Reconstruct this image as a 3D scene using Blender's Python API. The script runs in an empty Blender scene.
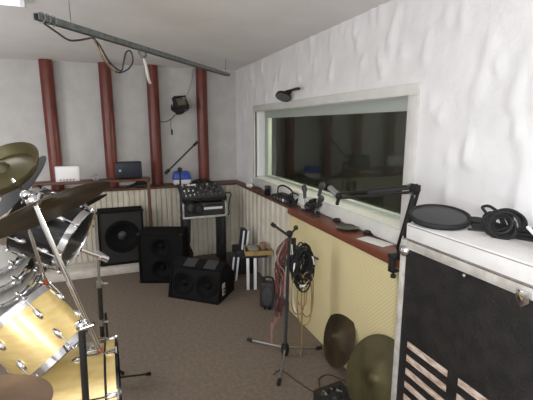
import bpy, bmesh, math, random
from mathutils import Vector, Matrix, noise
random.seed(7)
PI = math.pi
col = bpy.context.scene.collection
V = Vector

# ------------------------------------------------------------------ materials
def lin(c):
    r = []
    for k in c:
        k = k / 255.0
        r.append(k / 12.92 if k <= 0.04045 else ((k + 0.055) / 1.055) ** 2.4)
    return (*r, 1.0)

def mat(name, c, rough=0.5, metal=0.0, c2=None, nscale=20, bump=0.0, bscale=60, emit=0, spec=0.5, rvar=0.0, stretch=None):
    m = bpy.data.materials.new(name); m.use_nodes = True
    nt = m.node_tree; N = nt.nodes; L = nt.links
    b = N['Principled BSDF']
    b.inputs['Base Color'].default_value = lin(c)
    b.inputs['Roughness'].default_value = rough
    b.inputs['Metallic'].default_value = metal
    b.inputs['Specular IOR Level'].default_value = spec
    tc = N.new('ShaderNodeTexCoord'); src = tc.outputs['Object']
    if stretch:
        mp = N.new('ShaderNodeMapping'); mp.inputs['Scale'].default_value = stretch
        L.new(src, mp.inputs['Vector']); src = mp.outputs['Vector']
    if c2 is not None:
        n = N.new('ShaderNodeTexNoise'); n.inputs['Scale'].default_value = nscale; n.inputs['Detail'].default_value = 5
        L.new(src, n.inputs['Vector'])
        r = N.new('ShaderNodeValToRGB'); r.color_ramp.elements[0].position = 0.38; r.color_ramp.elements[1].position = 0.64
        r.color_ramp.elements[0].color = lin(c); r.color_ramp.elements[1].color = lin(c2)
        L.new(n.outputs['Fac'], r.inputs['Fac']); L.new(r.outputs['Color'], b.inputs['Base Color'])
        if rvar:
            mr = N.new('ShaderNodeMapRange'); mr.inputs['To Min'].default_value = rough - rvar; mr.inputs['To Max'].default_value = rough + rvar
            L.new(n.outputs['Fac'], mr.inputs['Value']); L.new(mr.outputs['Result'], b.inputs['Roughness'])
    if bump:
        n2 = N.new('ShaderNodeTexNoise'); n2.inputs['Scale'].default_value = bscale; n2.inputs['Detail'].default_value = 4
        L.new(src, n2.inputs['Vector'])
        bp = N.new('ShaderNodeBump'); bp.inputs['Strength'].default_value = bump; bp.inputs['Distance'].default_value = 0.01
        L.new(n2.outputs['Fac'], bp.inputs['Height']); L.new(bp.outputs['Normal'], b.inputs['Normal'])
    if emit:
        b.inputs['Emission Color'].default_value = lin(c); b.inputs['Emission Strength'].default_value = emit
    return m

def dotted(name, c, c2, scale):
    """small staggered perforations, like pressed hardboard"""
    m = mat(name, c, 0.55)
    nt = m.node_tree; N = nt.nodes; L = nt.links; b = N['Principled BSDF']
    tc = N.new('ShaderNodeTexCoord'); mp = N.new('ShaderNodeMapping')
    mp.inputs['Rotation'].default_value = (math.radians(45), 0, 0); mp.inputs['Scale'].default_value = (scale,) * 3
    L.new(tc.outputs['Object'], mp.inputs['Vector'])
    fr = N.new('ShaderNodeVectorMath'); fr.operation = 'FRACTION'; L.new(mp.outputs['Vector'], fr.inputs[0])
    sb = N.new('ShaderNodeVectorMath'); sb.operation = 'SUBTRACT'; sb.inputs[1].default_value = (0.5, 0.5, 0.5); L.new(fr.outputs[0], sb.inputs[0])
    ml = N.new('ShaderNodeVectorMath'); ml.operation = 'MULTIPLY'; ml.inputs[1].default_value = (0, 1, 1); L.new(sb.outputs[0], ml.inputs[0])
    ln = N.new('ShaderNodeVectorMath'); ln.operation = 'LENGTH'; L.new(ml.outputs[0], ln.inputs[0])
    rp = N.new('ShaderNodeValToRGB'); rp.color_ramp.elements[0].position = 0.22; rp.color_ramp.elements[1].position = 0.34
    rp.color_ramp.elements[0].color = lin(c2); rp.color_ramp.elements[1].color = lin(c)
    L.new(ln.outputs['Value'], rp.inputs['Fac']); L.new(rp.outputs['Color'], b.inputs['Base Color'])
    return m

def glass_mat(name):
    m = bpy.data.materials.new(name); m.use_nodes = True
    nt = m.node_tree; N = nt.nodes; L = nt.links
    N.remove(N['Principled BSDF'])
    out = N['Material Output']
    tr = N.new('ShaderNodeBsdfTransparent'); tr.inputs['Color'].default_value = (0.88, 0.88, 0.86, 1)
    gl = N.new('ShaderNodeBsdfGlossy'); gl.inputs['Roughness'].default_value = 0.05; gl.inputs['Color'].default_value = (0.97, 1.0, 0.95, 1)
    fr = N.new('ShaderNodeFresnel'); fr.inputs['IOR'].default_value = 1.55
    mx = N.new('ShaderNodeMixShader')
    L.new(fr.outputs[0], mx.inputs[0]); L.new(tr.outputs[0], mx.inputs[1]); L.new(gl.outputs[0], mx.inputs[2]); L.new(mx.outputs[0], out.inputs['Surface'])
    return m

M = {}
M['wall'] = mat('white wall paint', (198, 196, 194), 0.75, c2=(190, 188, 185), nscale=6, bump=0.25, bscale=35)
M['plaster'] = mat('white lumpy plaster', (238, 237, 238), 0.55, c2=(232, 231, 232), nscale=5, bump=0.2, bscale=28)
M['ceiling'] = mat('ceiling paint', (236, 234, 233), 0.8, c2=(231, 229, 228), nscale=3, bump=0.1, bscale=30)
M['frame'] = mat('off white window frame paint', (216, 215, 210), 0.5, c2=(208, 207, 202), nscale=9, bump=0.08)
M['jamb'] = mat('grey green jamb paint', (168, 176, 168), 0.5)
M['carpet'] = mat('brown grey carpet', (124, 112, 100), 0.95, c2=(112, 100, 89), nscale=40, bump=0.35, bscale=220, spec=0.1)
M['rib'] = mat('cream ribbed cladding', (212, 205, 190), 0.6, c2=(202, 195, 178), nscale=8)
M['plinth'] = mat('white plinth paint', (222, 214, 204), 0.6, c2=(205, 196, 186), nscale=10)
M['yellow'] = dotted('pale yellow perforated board', (228, 214, 166), (210, 195, 144), 55)
M['redwood'] = mat('red brown varnished wood', (132, 76, 56), 0.4, c2=(112, 62, 45), nscale=14, stretch=(14, 1, 14))
M['edgewood'] = mat('thin dark wood edge', (104, 68, 52), 0.5, c2=(82, 52, 40), nscale=14)
M['tablewood'] = mat('brown table wood', (100, 66, 48), 0.55, c2=(80, 50, 36), nscale=16, stretch=(1, 10, 10))
M['pipe'] = mat('dark red gloss pipe paint', (114, 52, 40), 0.34, c2=(100, 44, 33), nscale=5, bump=0.05)
M['galv'] = mat('galvanised steel', (140, 146, 144), 0.45, 0.75, c2=(118, 124, 122), nscale=30)
M['chrome'] = mat('chrome', (222, 222, 224), 0.13, 1.0)
M['nickel'] = mat('dull silver metal', (168, 168, 168), 0.35, 0.9)
M['alu'] = mat('worn aluminium edging', (214, 212, 206), 0.45, 0.35, c2=(190, 187, 180), nscale=22, rvar=0.1)
M['black'] = mat('black paint', (30, 29, 29), 0.55, c2=(38, 37, 36), nscale=20)
M['blackgloss'] = mat('black gloss lacquer', (24, 24, 26), 0.16)
M['spk'] = mat('black speaker baffle', (17, 16, 16), 0.75, spec=0.2)
M['blackrub'] = mat('black rubber', (22, 22, 22), 0.7)
M['blackcarpet'] = mat('black carpet covering', (19, 18, 18), 0.95, c2=(27, 25, 25), nscale=90, bump=0.6, bscale=250, spec=0.15)
M['cone'] = mat('speaker cone paper', (19, 18, 18), 0.9, spec=0.2)
M['grey'] = mat('dark grey plastic', (58, 58, 60), 0.5)
M['mesh'] = mat('dark fine mesh', (38, 38, 40), 0.4)
M['midgrey'] = mat('mid grey plastic', (120, 120, 120), 0.5)
M['case'] = mat('scuffed black laminate', (30, 29, 29), 0.55, c2=(42, 39, 38), spec=0.25, nscale=16, bump=0.5, bscale=120)
M['slot'] = mat('bare plywood slot', (206, 192, 180), 0.7, c2=(160, 132, 112), nscale=24, stretch=(1, 1, 3))
M['foam'] = mat('white foam slab', (228, 227, 225), 0.8, c2=(220, 219, 217), nscale=12, bump=0.2, bscale=160)
M['tape'] = mat('grey seam', (150, 150, 155), 0.6)
M['bronze'] = mat('old bronze', (92, 84, 54), 0.5, 0.45, c2=(74, 68, 44), nscale=9, rvar=0.08)
M['bronze_d'] = mat('tarnished bronze', (84, 72, 52), 0.45, 0.65, c2=(64, 54, 40), nscale=9, rvar=0.08)
M['bronze_g'] = mat('grey tarnished bronze', (42, 40, 41), 0.65, 0.0, spec=0.2, c2=(34, 32, 33), nscale=9)
M['bronze_p'] = mat('pinkish bronze', (140, 116, 98), 0.5, 0.5, c2=(122, 98, 80), nscale=7)
M['maple'] = mat('honey maple lacquer', (240, 214, 150), 0.30, 0.3, c2=(230, 200, 128), spec=0.8, nscale=6, stretch=(2, 2, 9))
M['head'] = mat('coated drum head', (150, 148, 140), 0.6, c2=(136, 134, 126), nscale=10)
M['clearhead'] = mat('smoky drum head', (40, 41, 42), 0.2)
M['copper'] = mat('copper tip', (170, 100, 70), 0.4, 0.7)
M['silver'] = mat('silver plastic box', (226, 227, 232), 0.3, 0.0, c2=(214, 215, 220), nscale=6)
M['blue'] = mat('blue plastic wrap', (36, 66, 168), 0.35, c2=(60, 92, 190), nscale=30)
M['white'] = mat('white plastic', (236, 236, 236), 0.45)
M['paper'] = mat('white paper', (228, 226, 222), 0.8)
M['card'] = mat('yellow brown cardboard', (176, 148, 92), 0.8, c2=(150, 124, 76), nscale=12)
M['wood_d'] = mat('dark brown leather', (72, 48, 36), 0.6)
M['navy'] = mat('navy board', (28, 34, 50), 0.5)
M['redcable'] = mat('red cable', (92, 46, 40), 0.6)
M['pinkcable'] = mat('pale pink cable', (150, 112, 104), 0.5)
M['tan'] = mat('tan cable', (150, 122, 84), 0.5)
M['greencable'] = mat('dark green cable', (60, 66, 46), 0.5)
M['olive'] = mat('olive dish', (78, 82, 58), 0.3, c2=(60, 64, 46), nscale=20)
M['lens'] = mat('frosted lamp lens', (150, 148, 122), 0.35, c2=(130, 128, 104), nscale=40)
M['skin'] = mat('brown cloth', (110, 82, 66), 0.9)
M['darkpanel'] = mat('dark control room panel', (200, 195, 170), 0.8, c2=(182, 177, 152), nscale=3)
M['darkwood'] = mat('control room timber', (100, 82, 60), 0.6, c2=(84, 68, 50), nscale=6)
M['glass'] = glass_mat('window glass')
M['tube'] = mat('fluorescent tube', (238, 234, 246), 0.5, emit=1.3)

# ------------------------------------------------------------------ mesh builder
OFF = {}          # object -> world position of its thing's base

class MB:
    def __init__(s): s.v = []; s.f = []; s.M = Matrix.Identity(4)
    def add(s, vs, fs):
        k = len(s.v); s.v += [s.M @ V(p) for p in vs]; s.f += [tuple(i + k for i in f) for f in fs]; return s
    def frombm(s, bm):
        bm.verts.index_update(); s.add([v.co.copy() for v in bm.verts], [[v.index for v in f.verts] for f in bm.faces]); bm.free(); return s
    def box(s, a, b, bev=0.0, seg=2):
        bm = bmesh.new(); bmesh.ops.create_cube(bm, size=1)
        a = V(a); b = V(b)
        for v in bm.verts: v.co = V([(a[i] + b[i]) / 2 + v.co[i] * (b[i] - a[i]) for i in range(3)])
        if bev: bmesh.ops.bevel(bm, geom=bm.edges[:], offset=bev, segments=seg, affect='EDGES', profile=0.5)
        return s.frombm(bm)
    def hull(s, pts, bev=0.0):
        bm = bmesh.new()
        for p in pts: bm.verts.new(p)
        bmesh.ops.convex_hull(bm, input=bm.verts[:])
        bmesh.ops.dissolve_limit(bm, angle_limit=0.02, verts=bm.verts[:], edges=bm.edges[:])
        if bev: bmesh.ops.bevel(bm, geom=bm.edges[:], offset=bev, segments=2, affect='EDGES', profile=0.5)
        bmesh.ops.recalc_face_normals(bm, faces=bm.faces[:])
        return s.frombm(bm)
    def rod(s, p, q, r, r2=None, n=14):
        return s.tube([p, q], r, n=n, r2=r2)
    def tube(s, pts, r, n=8, closed=False, r2=None):
        pts = [V(p) for p in pts]; m = len(pts); rings = []
        up = None
        for i, p in enumerate(pts):
            if closed: t = pts[(i + 1) % m] - pts[i - 1]
            else: t = pts[min(i + 1, m - 1)] - pts[max(i - 1, 0)]
            if t.length < 1e-9: t = V((0, 0, 1))
            t.normalize()
            if up is None:
                up = V((0, 0, 1)) if abs(t.z) < 0.9 else V((1, 0, 0))
            a = up - t * up.dot(t)
            if a.length < 1e-4: a = t.orthogonal()
            a.normalize(); up = a; b = t.cross(a)
            rr = r if r2 is None else r + (r2 - r) * i / (m - 1)
            rings.append([p + a * math.cos(2 * PI * k / n) * rr + b * math.sin(2 * PI * k / n) * rr for k in range(n)])
        vs = [p for R in rings for p in R]; fs = []
        for i in range(m if closed else m - 1):
            j = (i + 1) % m
            for k in range(n): fs.append((i * n + k, i * n + (k + 1) % n, j * n + (k + 1) % n, j * n + k))
        if not closed: fs.append(tuple(reversed(range(n)))); fs.append(tuple((m - 1) * n + k for k in range(n)))
        return s.add(vs, fs)
    def lathe(s, prof, n=40, frame=None):
        """profile of (radius, height) turned about local z"""
        fr = frame or Matrix.Identity(4); vs = []; fs = []; idx = []
        for (r, z) in prof:
            if r < 1e-6: idx.append([len(vs)]); vs.append(fr @ V((0, 0, z)))
            else:
                idx.append([len(vs) + k for k in range(n)])
                vs += [fr @ V((r * math.cos(2 * PI * k / n), r * math.sin(2 * PI * k / n), z)) for k in range(n)]
        for a, b in zip(idx, idx[1:]):
            for k in range(n):
                k2 = (k + 1) % n
                if len(a) == 1 and len(b) == 1: continue
                if len(a) == 1: fs.append((a[0], b[k], b[k2]))
                elif len(b) == 1: fs.append((a[k], b[0], a[k2]))
                else: fs.append((a[k], b[k], b[k2], a[k2]))
        return s.add(vs, fs)
    def ball(s, c, r, n=14): 
        prof = [(r * math.sin(PI * i / n), -r * math.cos(PI * i / n)) for i in range(n + 1)]
        prof[0] = (0, -r); prof[-1] = (0, r)
        return s.lathe(prof, 16, Matrix.Translation(V(c)))
    def torus(s, R, r, frame, n=48, m=8):
        return s.tube([frame @ V((R * math.cos(2 * PI * k / n), R * math.sin(2 * PI * k / n), 0)) for k in range(n)], r, n=m, closed=True)
    def build(s, name, m, parent=None, sharp=35):
        off = OFF.get(parent, V((0, 0, 0))) if parent else V((0, 0, 0))
        me = bpy.data.meshes.new(name)
        me.from_pydata([tuple(v - off) for v in s.v], [], s.f); me.update()
        bm = bmesh.new(); bm.from_mesh(me); bmesh.ops.recalc_face_normals(bm, faces=bm.faces[:]); bm.to_mesh(me); bm.free()
        me.polygons.foreach_set('use_smooth', [True] * len(me.polygons))
        me.set_sharp_from_angle(angle=math.radians(sharp))
        me.materials.append(m)
        o = bpy.data.objects.new(name, me); col.objects.link(o)
        if parent: o.parent = parent
        OFF[o] = off
        return o

def frame(o, z, x=None):
    """matrix with local z along z, at o"""
    z = V(z).normalized(); x = V(x) if x else (V((0, 0, 1)) if abs(z.z) < 0.9 else V((1, 0, 0)))
    x = (x - z * x.dot(z)).normalized(); y = z.cross(x)
    R = Matrix((x, y, z)).transposed().to_4x4()
    return Matrix.Translation(V(o)) @ R

def curve(pts, k=8):
    """Catmull-Rom through pts"""
    p = [V(q) for q in pts]; p = [2 * p[0] - p[1]] + p + [2 * p[-1] - p[-2]]; out = []
    for i in range(1, len(p) - 2):
        for j in range(k):
            t = j / k; a, b, c, d = p[i - 1], p[i], p[i + 1], p[i + 2]
            out.append(0.5 * (2 * b + (c - a) * t + (2 * a - 5 * b + 4 * c - d) * t * t + (3 * b - a - 3 * c + d) * t ** 3))
    out.append(p[-2]); return out

def thing(name, label, cat, loc, group=None):
    o = bpy.data.objects.new(name, None); col.objects.link(o); o.location = loc; o.empty_display_size = 0.05
    o['label'] = label; o['category'] = cat
    if group: o['group'] = group
    OFF[o] = V(loc); return o
def tag(o, label, cat, group=None):
    o['label'] = label; o['category'] = cat
    if group: o['group'] = group
    return o
def struct(o, label, cat):
    o['kind'] = 'structure'; o['label'] = label; o['category'] = cat; return o

# ------------------------------------------------------------------ the room
XW, YB, ZC = 1.55, 5.12, 2.36       # right wall, back wall, ceiling
XL, YF = -2.6, -1.3
struct(MB().box((XL, YF, -0.1), (1.8, YB + .15, 0)).build('floor', M['carpet']), 'worn brown grey carpet floor', 'floor')
struct(MB().box((XL, YF, ZC), (1.8, YB + .15, ZC + .1)).build('ceiling', M['ceiling']), 'plain pale grey painted ceiling', 'ceiling')
struct(MB().box((XL - .1, YB, 0), (1.8, YB + .15, ZC)).build('wall_back', M['wall']), 'white back wall behind the red pipes', 'wall')
struct(MB().box((XL - .12, YF, 0), (XL, YB, ZC)).build('wall_left', M['wall']), 'white left wall beyond the drums', 'wall')
struct(MB().box((XL, YF - .12, 0), (1.8, YF, ZC)).build('wall_front', M['wall']), 'white wall behind the viewer', 'wall')

# right wall: lumpy plaster with a window opening
WY0, WY1, WZ0, WZ1 = 1.80, 4.36, 1.045, 1.815
rb_ = random.Random(11)
BLOBS = []
for k in range(330):
    BLOBS.append((rb_.uniform(-1.2, 5.1), rb_.uniform(.9, 2.4), rb_.uniform(.022, .05), rb_.uniform(.05, .11), rb_.uniform(.005, .016), rb_.uniform(-.25, .15)))
def lump(y, z):
    m = 1.0
    d = max(max(WY0 - .10 - y, y - WY1 - .06), max(WZ0 - .12 - z, z - WZ1 - .075))
    m = min(1.0, max(0.0, d / 0.06))
    if m <= 0: return 0.0
    h = .004 * noise.noise(V((y * 7.0, z * 4.0, 1.7))) + .002 * noise.noise(V((y * 19.0, z * 12.0, 9.1)))
    for (by, bz, sy, sz, am, sl) in BLOBS:
        dz = (z - bz) / sz
        if abs(dz) > 1.6: continue
        dy = (y - by - sl * (z - bz)) / sy
        if abs(dy) > 1.6: continue
        # teardrop: soft at the top, thicker and sharply ended at the bottom
        q = dy * dy / (1.0 if dz < 0 else max(.15, 1 - .5 * dz)) + (dz * dz * (2.2 if dz < 0 else .8))
        if q < 2.2: h += am * math.exp(-1.6 * q * q)
    return m * h
def axis(lo, hi, step, cuts):
    pts = [lo] + [c for c in cuts if lo < c < hi] + [hi]; out = []
    for a, b in zip(pts, pts[1:]):
        n = max(1, round((b - a) / step)); out += [a + (b - a) * i / n for i in range(n)]
    return out + [hi]
ys = axis(YF, YB, 0.02, (WY0, WY1)); zs = axis(0.0, ZC, 0.02, (WZ0, WZ1))
mb = MB(); vs = []; fs = []
for y in ys:
    for z in zs: vs.append((XW - lump(y, z), y, z))
nz = len(zs)
for i in range(len(ys) - 1):
    for j in range(nz - 1):
        yc = (ys[i] + ys[i + 1]) / 2; zc = (zs[j] + zs[j + 1]) / 2
        if WY0 < yc < WY1 and WZ0 < zc < WZ1: continue
        fs.append((i * nz + j, (i + 1) * nz + j, (i + 1) * nz + j + 1, i * nz + j + 1))
mb.add(vs, fs)
XO = 1.80
mb.add([(XW, WY0, WZ0), (XW, WY1, WZ0), (XW, WY1, WZ1), (XW, WY0, WZ1), (XO, WY0, WZ0), (XO, WY1, WZ0), (XO, WY1, WZ1), (XO, WY0, WZ1),
        (XO, YF, 0), (XO, YB, 0), (XO, YB, ZC), (XO, YF, ZC)],
       [(0, 1, 5, 4), (1, 2, 6, 5), (2, 3, 7, 6), (3, 0, 4, 7), (8, 9, 5, 4), (9, 10, 6, 5), (10, 11, 7, 6), (11, 8, 4, 7)])
struct(mb.build('wall_right', M['plaster'], sharp=60), 'white lumpy plastered wall around the long window', 'wall')

# the control room behind the glass
mb = MB()
mb.add([(1.8, .6, 0), (4.4, .6, 0), (4.4, 6.4, 0), (1.8, 6.4, 0), (1.8, .6, 2.36), (4.4, .6, 2.36), (4.4, 6.4, 2.36), (1.8, 6.4, 2.36)],
       [(0, 1, 2, 3), (4, 5, 6, 7), (1, 2, 6, 5), (2, 3, 7, 6), (0, 1, 5, 4)])
struct(mb.build('wall_far', M['darkpanel']), 'dim olive walls of the room beyond the window', 'wall')
for k, (y, w) in enumerate(((2.2, .10), (3.0, .10), (3.9, .10), (4.8, .10), (5.7, .1))):
    struct(MB().box((4.30, y, 0), (4.399, y + w * 2, 2.36), .004).build('trim_%d' % (20 + k), M['darkwood']), 'brown timber upright on the wall beyond the window', 'trim')

# window: flat casing, inner frame, two panes
win = bpy.data.objects.new('window_1', None); col.objects.link(win); win.location = (XW, WY0, WZ0); OFF[win] = V(win.location)
struct(win, 'long white framed control room window in right wall', 'window')
mb = MB()
c0 = XW - .016
mb.box((c0, WY0 - .075, WZ1), (XW + .02, WY1 + .05, WZ1 + .065), .004)
mb.box((c0, WY0 - .075, WZ0 - .09), (XW + .02, WY1 + .05, WZ0), .004)
mb.box((c0, WY0 - .075, WZ0), (XW + .02, WY0, WZ1), .004)
mb.box((c0, WY1, WZ0), (XW + .02, WY1 + .05, WZ1), .004)
mb.build('casing', M['frame'], win)
mb = MB()
mb.hull([(XW - .012, WY0, WZ0), (XW - .012, WY1, WZ0), (1.72, WY0, WZ0), (1.72, WY1, WZ0), (1.72, WY0, WZ0 + .03), (1.72, WY1, WZ0 + .03), (XW - .012, WY0, WZ0 + .012), (XW - .012, WY1, WZ0 + .012)])
mb.build('sill', M['frame'], win)
mb = MB()
xf0, xf1 = 1.665, 1.72
mb.box((xf0, WY0, WZ1 - .075), (xf1, WY1, WZ1), .003)
mb.box((xf0, WY0, WZ0 + .018), (xf1, WY1, WZ0 + .04), .003)
mb.box((xf0, WY0, WZ0 + .035), (xf1, WY0 + .03, WZ1 - .075), .003)
mb.box((xf0, WY1 - .10, WZ0 + .035), (xf1, WY1, WZ1 - .075), .003)
mb.build('inner_frame', M['jamb'], win)
MB().box((1.70, 4.00, WZ0 + .035), (1.76, 4.05, WZ1 - .075), .003).build('reflection_post', M['frame'], win)  # added pale post, stands in for a stripe reflected in the glass
for x in (1.692, 1.775):
    MB().box((x, WY0 + .001, WZ0 + .035), (x + .005, WY1 - .001, WZ1 - .001)).build('pane', M['glass'], win)

# ribbed cladding: back and right, yellow board, wooden caps, plinth
def ribs(u0, u1, step, z0, z1, f, dep=.012, gw=.17):
    """f(u, depth, z) -> point; ribs stand 12 mm proud with narrow grooves"""
    mb = MB(); prof = []
    u = u0
    while u < u1 - 1e-6:
        e = min(u + step, u1); g = step * gw
        prof += [(u, -.004), (u + g, dep), (e - g * .5, dep)]; u = e
    prof.append((u1, 0.0)); n = len(prof); vs = []
    for (a, d) in prof: vs += [f(a, d, z0), f(a, d, z1)]
    for (a, d) in ((u1, -.03), (u0, -.03)): vs += [f(a, d, z0), f(a, d, z1)]
    m = n + 2; fs = [(2 * i, 2 * ((i + 1) % m), 2 * ((i + 1) % m) + 1, 2 * i + 1) for i in range(m)]
    fs.append(tuple(2 * i + 1 for i in range(m)))
    mb.add(vs, fs); return mb
YC = 4.85
struct(ribs(XL, 1.465, .062, 0, .905, lambda u, d, z: (u, YC + .012 - d, z)).build('trim_1', M['rib'], sharp=20), 'cream ribbed cladding on lower back wall', 'wall cladding')
struct(ribs(3.03, YC + .012, .135, 0, .905, lambda u, d, z: (1.49 - d, u, z), .034, .3).build('trim_2', M['rib'], sharp=20), 'cream ribbed cladding below the far end of the window', 'wall cladding')
struct(MB().box((1.395, -.6, 0), (1.43, 3.03, .90), .002).build('trim_3', M['yellow']), 'pale yellow perforated board below the window ledge', 'wall board')
struct(MB().box((1.372, -.6, .90), (XW - .005, 3.045, .95), .006).build('trim_4', M['redwood']), 'red brown wooden ledge above the yellow board', 'ledge')
struct(MB().box((1.45, 3.047, .905), (XW - .003, YC + .02, .928), .003).build('trim_5', M['edgewood']), 'thin dark wooden ledge above the ribbed cladding under window', 'ledge')
struct(MB().box((XL, YC - .018, .905), (XW - .003, YB - .001, .927), .003).build('trim_6', M['edgewood']), 'thin dark wooden ledge along the back wall', 'ledge')
struct(MB().box((XL, 4.52, 0), (.31, YC - .005, .085), .006).build('trim_7', M['plinth']), 'low white plinth along the back wall', 'plinth')
ZL = .928

# ------------------------------------------------------------------ red pipes
pipe_labels = ['dark red round pipe behind the silver box, nearest the drums',
               'dark red round pipe rising behind the black amplifier on wooden stand',
               'dark red round pipe just left of the black stage light',
               'dark red round pipe above the mixer rack, right of stage light']
first = None
for x, lab in zip((-.63, -.035, .487, 1.08), pipe_labels):
    if first is None:
        r = .069
        first = MB().tube([(0, 0, 0), (0, 0, ZC - .928)], r, n=32).build('pipe', M['pipe'])
        o = first
    else: o = first.copy(); col.objects.link(o)
    o.location = (x, YB - .071, .928); tag(o, lab, 'pipe', 'dark red pipes on the back wall')

# ------------------------------------------------------------------ ceiling rail, cables, tube light
ra, rb = V((-.325, 2.43, 2.2)), V((1.235, 4.35, 2.2))
d = (rb - ra).normalized(); s_ = V((d.y, -d.x, 0))
rail = thing('ceiling_rail', 'grey slotted steel rail hung below the ceiling', 'rail', tuple(ra))
mb = MB()
def bar(mb, p, q, w, z0, z1):
    n = (q - p).normalized(); s = V((n.y, -n.x, 0)) * w
    mb.hull([p + s + V((0, 0, z0)), p - s + V((0, 0, z0)), q + s + V((0, 0, z0)), q - s + V((0, 0, z0)), p + s + V((0, 0, z1)), p - s + V((0, 0, z1)), q + s + V((0, 0, z1)), q - s + V((0, 0, z1))])
bar(mb, ra + s_ * .017, rb + s_ * .017, .003, -.013, .02)
bar(mb, ra - s_ * .017, rb - s_ * .017, .003, -.013, .02)
bar(mb, ra, rb, .019, .016, .02)
mb.build('channel', M['galv'], rail)
for t in (.094, .97):
    p = ra.lerp(rb, t)
    MB().rod(p + V((0, 0, .018)), (p.x, p.y, ZC), .0025).build('hanger_wire', M['galv'], rail)
mb = MB()
for k in range(3):
    p = ra + d * (.03 + .035 * k); mb.torus(.027, .0035, frame(p + V((0, 0, .003)), d), 16, 6)
mb.build('cable_tie', M['nickel'], rail)
def RP(t, dx=0, dz=0): return ra.lerp(rb, t * .56) + s_ * dx + V((0, 0, dz))
cab = thing('cable', 'dark looping cable hanging from the ceiling rail', 'cable', tuple(RP(.02)))
MB().tube(curve([RP(.03, 0, -.02), RP(.08, .01, -.05), RP(.14, .01, -.075), RP(.2, .01, -.06), RP(.28, .01, -.027), RP(.3, .01, -.05), RP(.33, .015, -.13), RP(.38, .02, -.19), RP(.44, .02, -.2), RP(.51, .02, -.16), RP(.545, .02, -.1), RP(.53, .02, -.045), RP(.495, .02, -.06), RP(.47, .02, -.13), RP(.44, .025, -.19), RP(.36, .03, -.15), RP(.31, .02, -.06), RP(.29, 0, -.022)]), .0055).build('cable', M['grey'], cab)
MB().tube(curve([RP(.285, 0, -.02), RP(.31, .02, -.1), RP(.345, .03, -.16), RP(.40, .03, -.215)]), .005).build('cable', M['tan'], cab)
cl = thing('cable_clamp', 'pale metal clamp hanging under the ceiling rail above a pipe', 'clamp', tuple(RP(0.645, 0, -.02)))
MB().tube(curve([RP(0.620, 0, -.024), RP(0.650, .005, -.06), RP(0.665, .01, -.12), RP(0.680, .01, -.2), RP(0.695, .01, -.235)]), .011).build('strap', M['alu'], cl)
MB().tube(curve([RP(0.610, .01, -.03), RP(0.630, .015, -.06), RP(0.660, .015, -.05), RP(0.670, .012, -.022)]), .009).build('hook', M['nickel'], cl)

fl = thing('fluorescent_light', 'white fluorescent ceiling fitting at top left corner', 'ceiling light', (-.95, 2.62, ZC))
MB().box((-1.55, 2.56, ZC - .035), (-.36, 2.70, ZC - .0005), .008).build('housing', M['white'], fl)
MB().rod((-1.5, 2.63, ZC - .055), (-.42, 2.63, ZC - .055), .014).build('tube', M['tube'], fl)
for x in (-1.52, -.41): MB().box((x - .012, 2.61, ZC - .075), (x + .012, 2.65, ZC - .034), .003).build('end_cap', M['white'], fl)

# ------------------------------------------------------------------ stage light on the back wall
p0 = V((.785, 4.93, 1.90))
sl = thing('stage_light', 'small black stage light with pale lens on the back wall', 'stage light', (.785, YB, 1.86))
ax = V((.12, -.78, .55)).normalized(); fr = frame(p0, ax)
mb = MB(); mb.M = fr
mb.lathe([(0, -.10), (.05, -.10), (.062, -.06), (.085, -.01), (.085, .035), (.075, .035), (.075, .02), (0, .02)], 24)
for k in range(5): mb.lathe([(.066, -.085 + k * .018), (.078, -.083 + k * .018), (.066, -.079 + k * .018)], 24)
mb.build('housing', M['black'], sl)
mb = MB(); mb.M = fr; mb.lathe([(.080, .034), (.05, .044), (0, .048)], 24); mb.build('lens', M['lens'], sl)
for a in (.12, .12 + PI / 2, .12 + PI, .12 + 1.5 * PI):
    mb = MB(); mb.M = fr @ Matrix.Rotation(a, 4, 'Z') @ Matrix.Translation((.085, 0, .035)) @ Matrix.Rotation(-.35, 4, 'Y')
    mb.box((-.003, -.075, -.004), (.003, .075, .055), .001); mb.build('barn_door', M['black'], sl)
mb = MB(); mb.tube(curve([p0 + V((-.1, 0, 0)), p0 + V((-.09, .05, -.06)), V((.785, YB - .012, 1.82)), p0 + V((.09, .05, -.06)), p0 + V((.1, 0, 0))]), .008)
mb.box((.755, YB - .02, 1.79), (.815, YB, 1.85), .004); mb.build('yoke', M['black'], sl)
mb = MB(); mb.tube(curve([(.74, YB - .05, 1.79), (.70, YB - .02, 1.74), (.62, YB - .012, 1.70), (.55, YB - .012, 1.71)]), .005)
mb.build('cable', M['grey'], sl)
MB().tube(curve([(.84, YB - .03, 1.95), (.9, YB - .012, 2.03), (.95, YB - .01, 2.14), (.98, YB - .01, 2.25), (1.0, YB - .01, ZC - .002)]), .003).build('wire', M['midgrey'], sl)
dg = thing('cable_end', 'small black plug dangling on the back wall below stage light', 'plug', (.70, YB - .01, 1.5))
MB().tube(curve([(.695, YB - .002, 1.73), (.69, YB - .002, 1.65), (.70, YB - .008, 1.60)]), .003).build('lead', M['grey'], dg)
MB().rod((.70, YB - .0105, 1.605), (.70, YB - .0105, 1.54), .011).build('plug', M['black'], dg)

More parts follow.
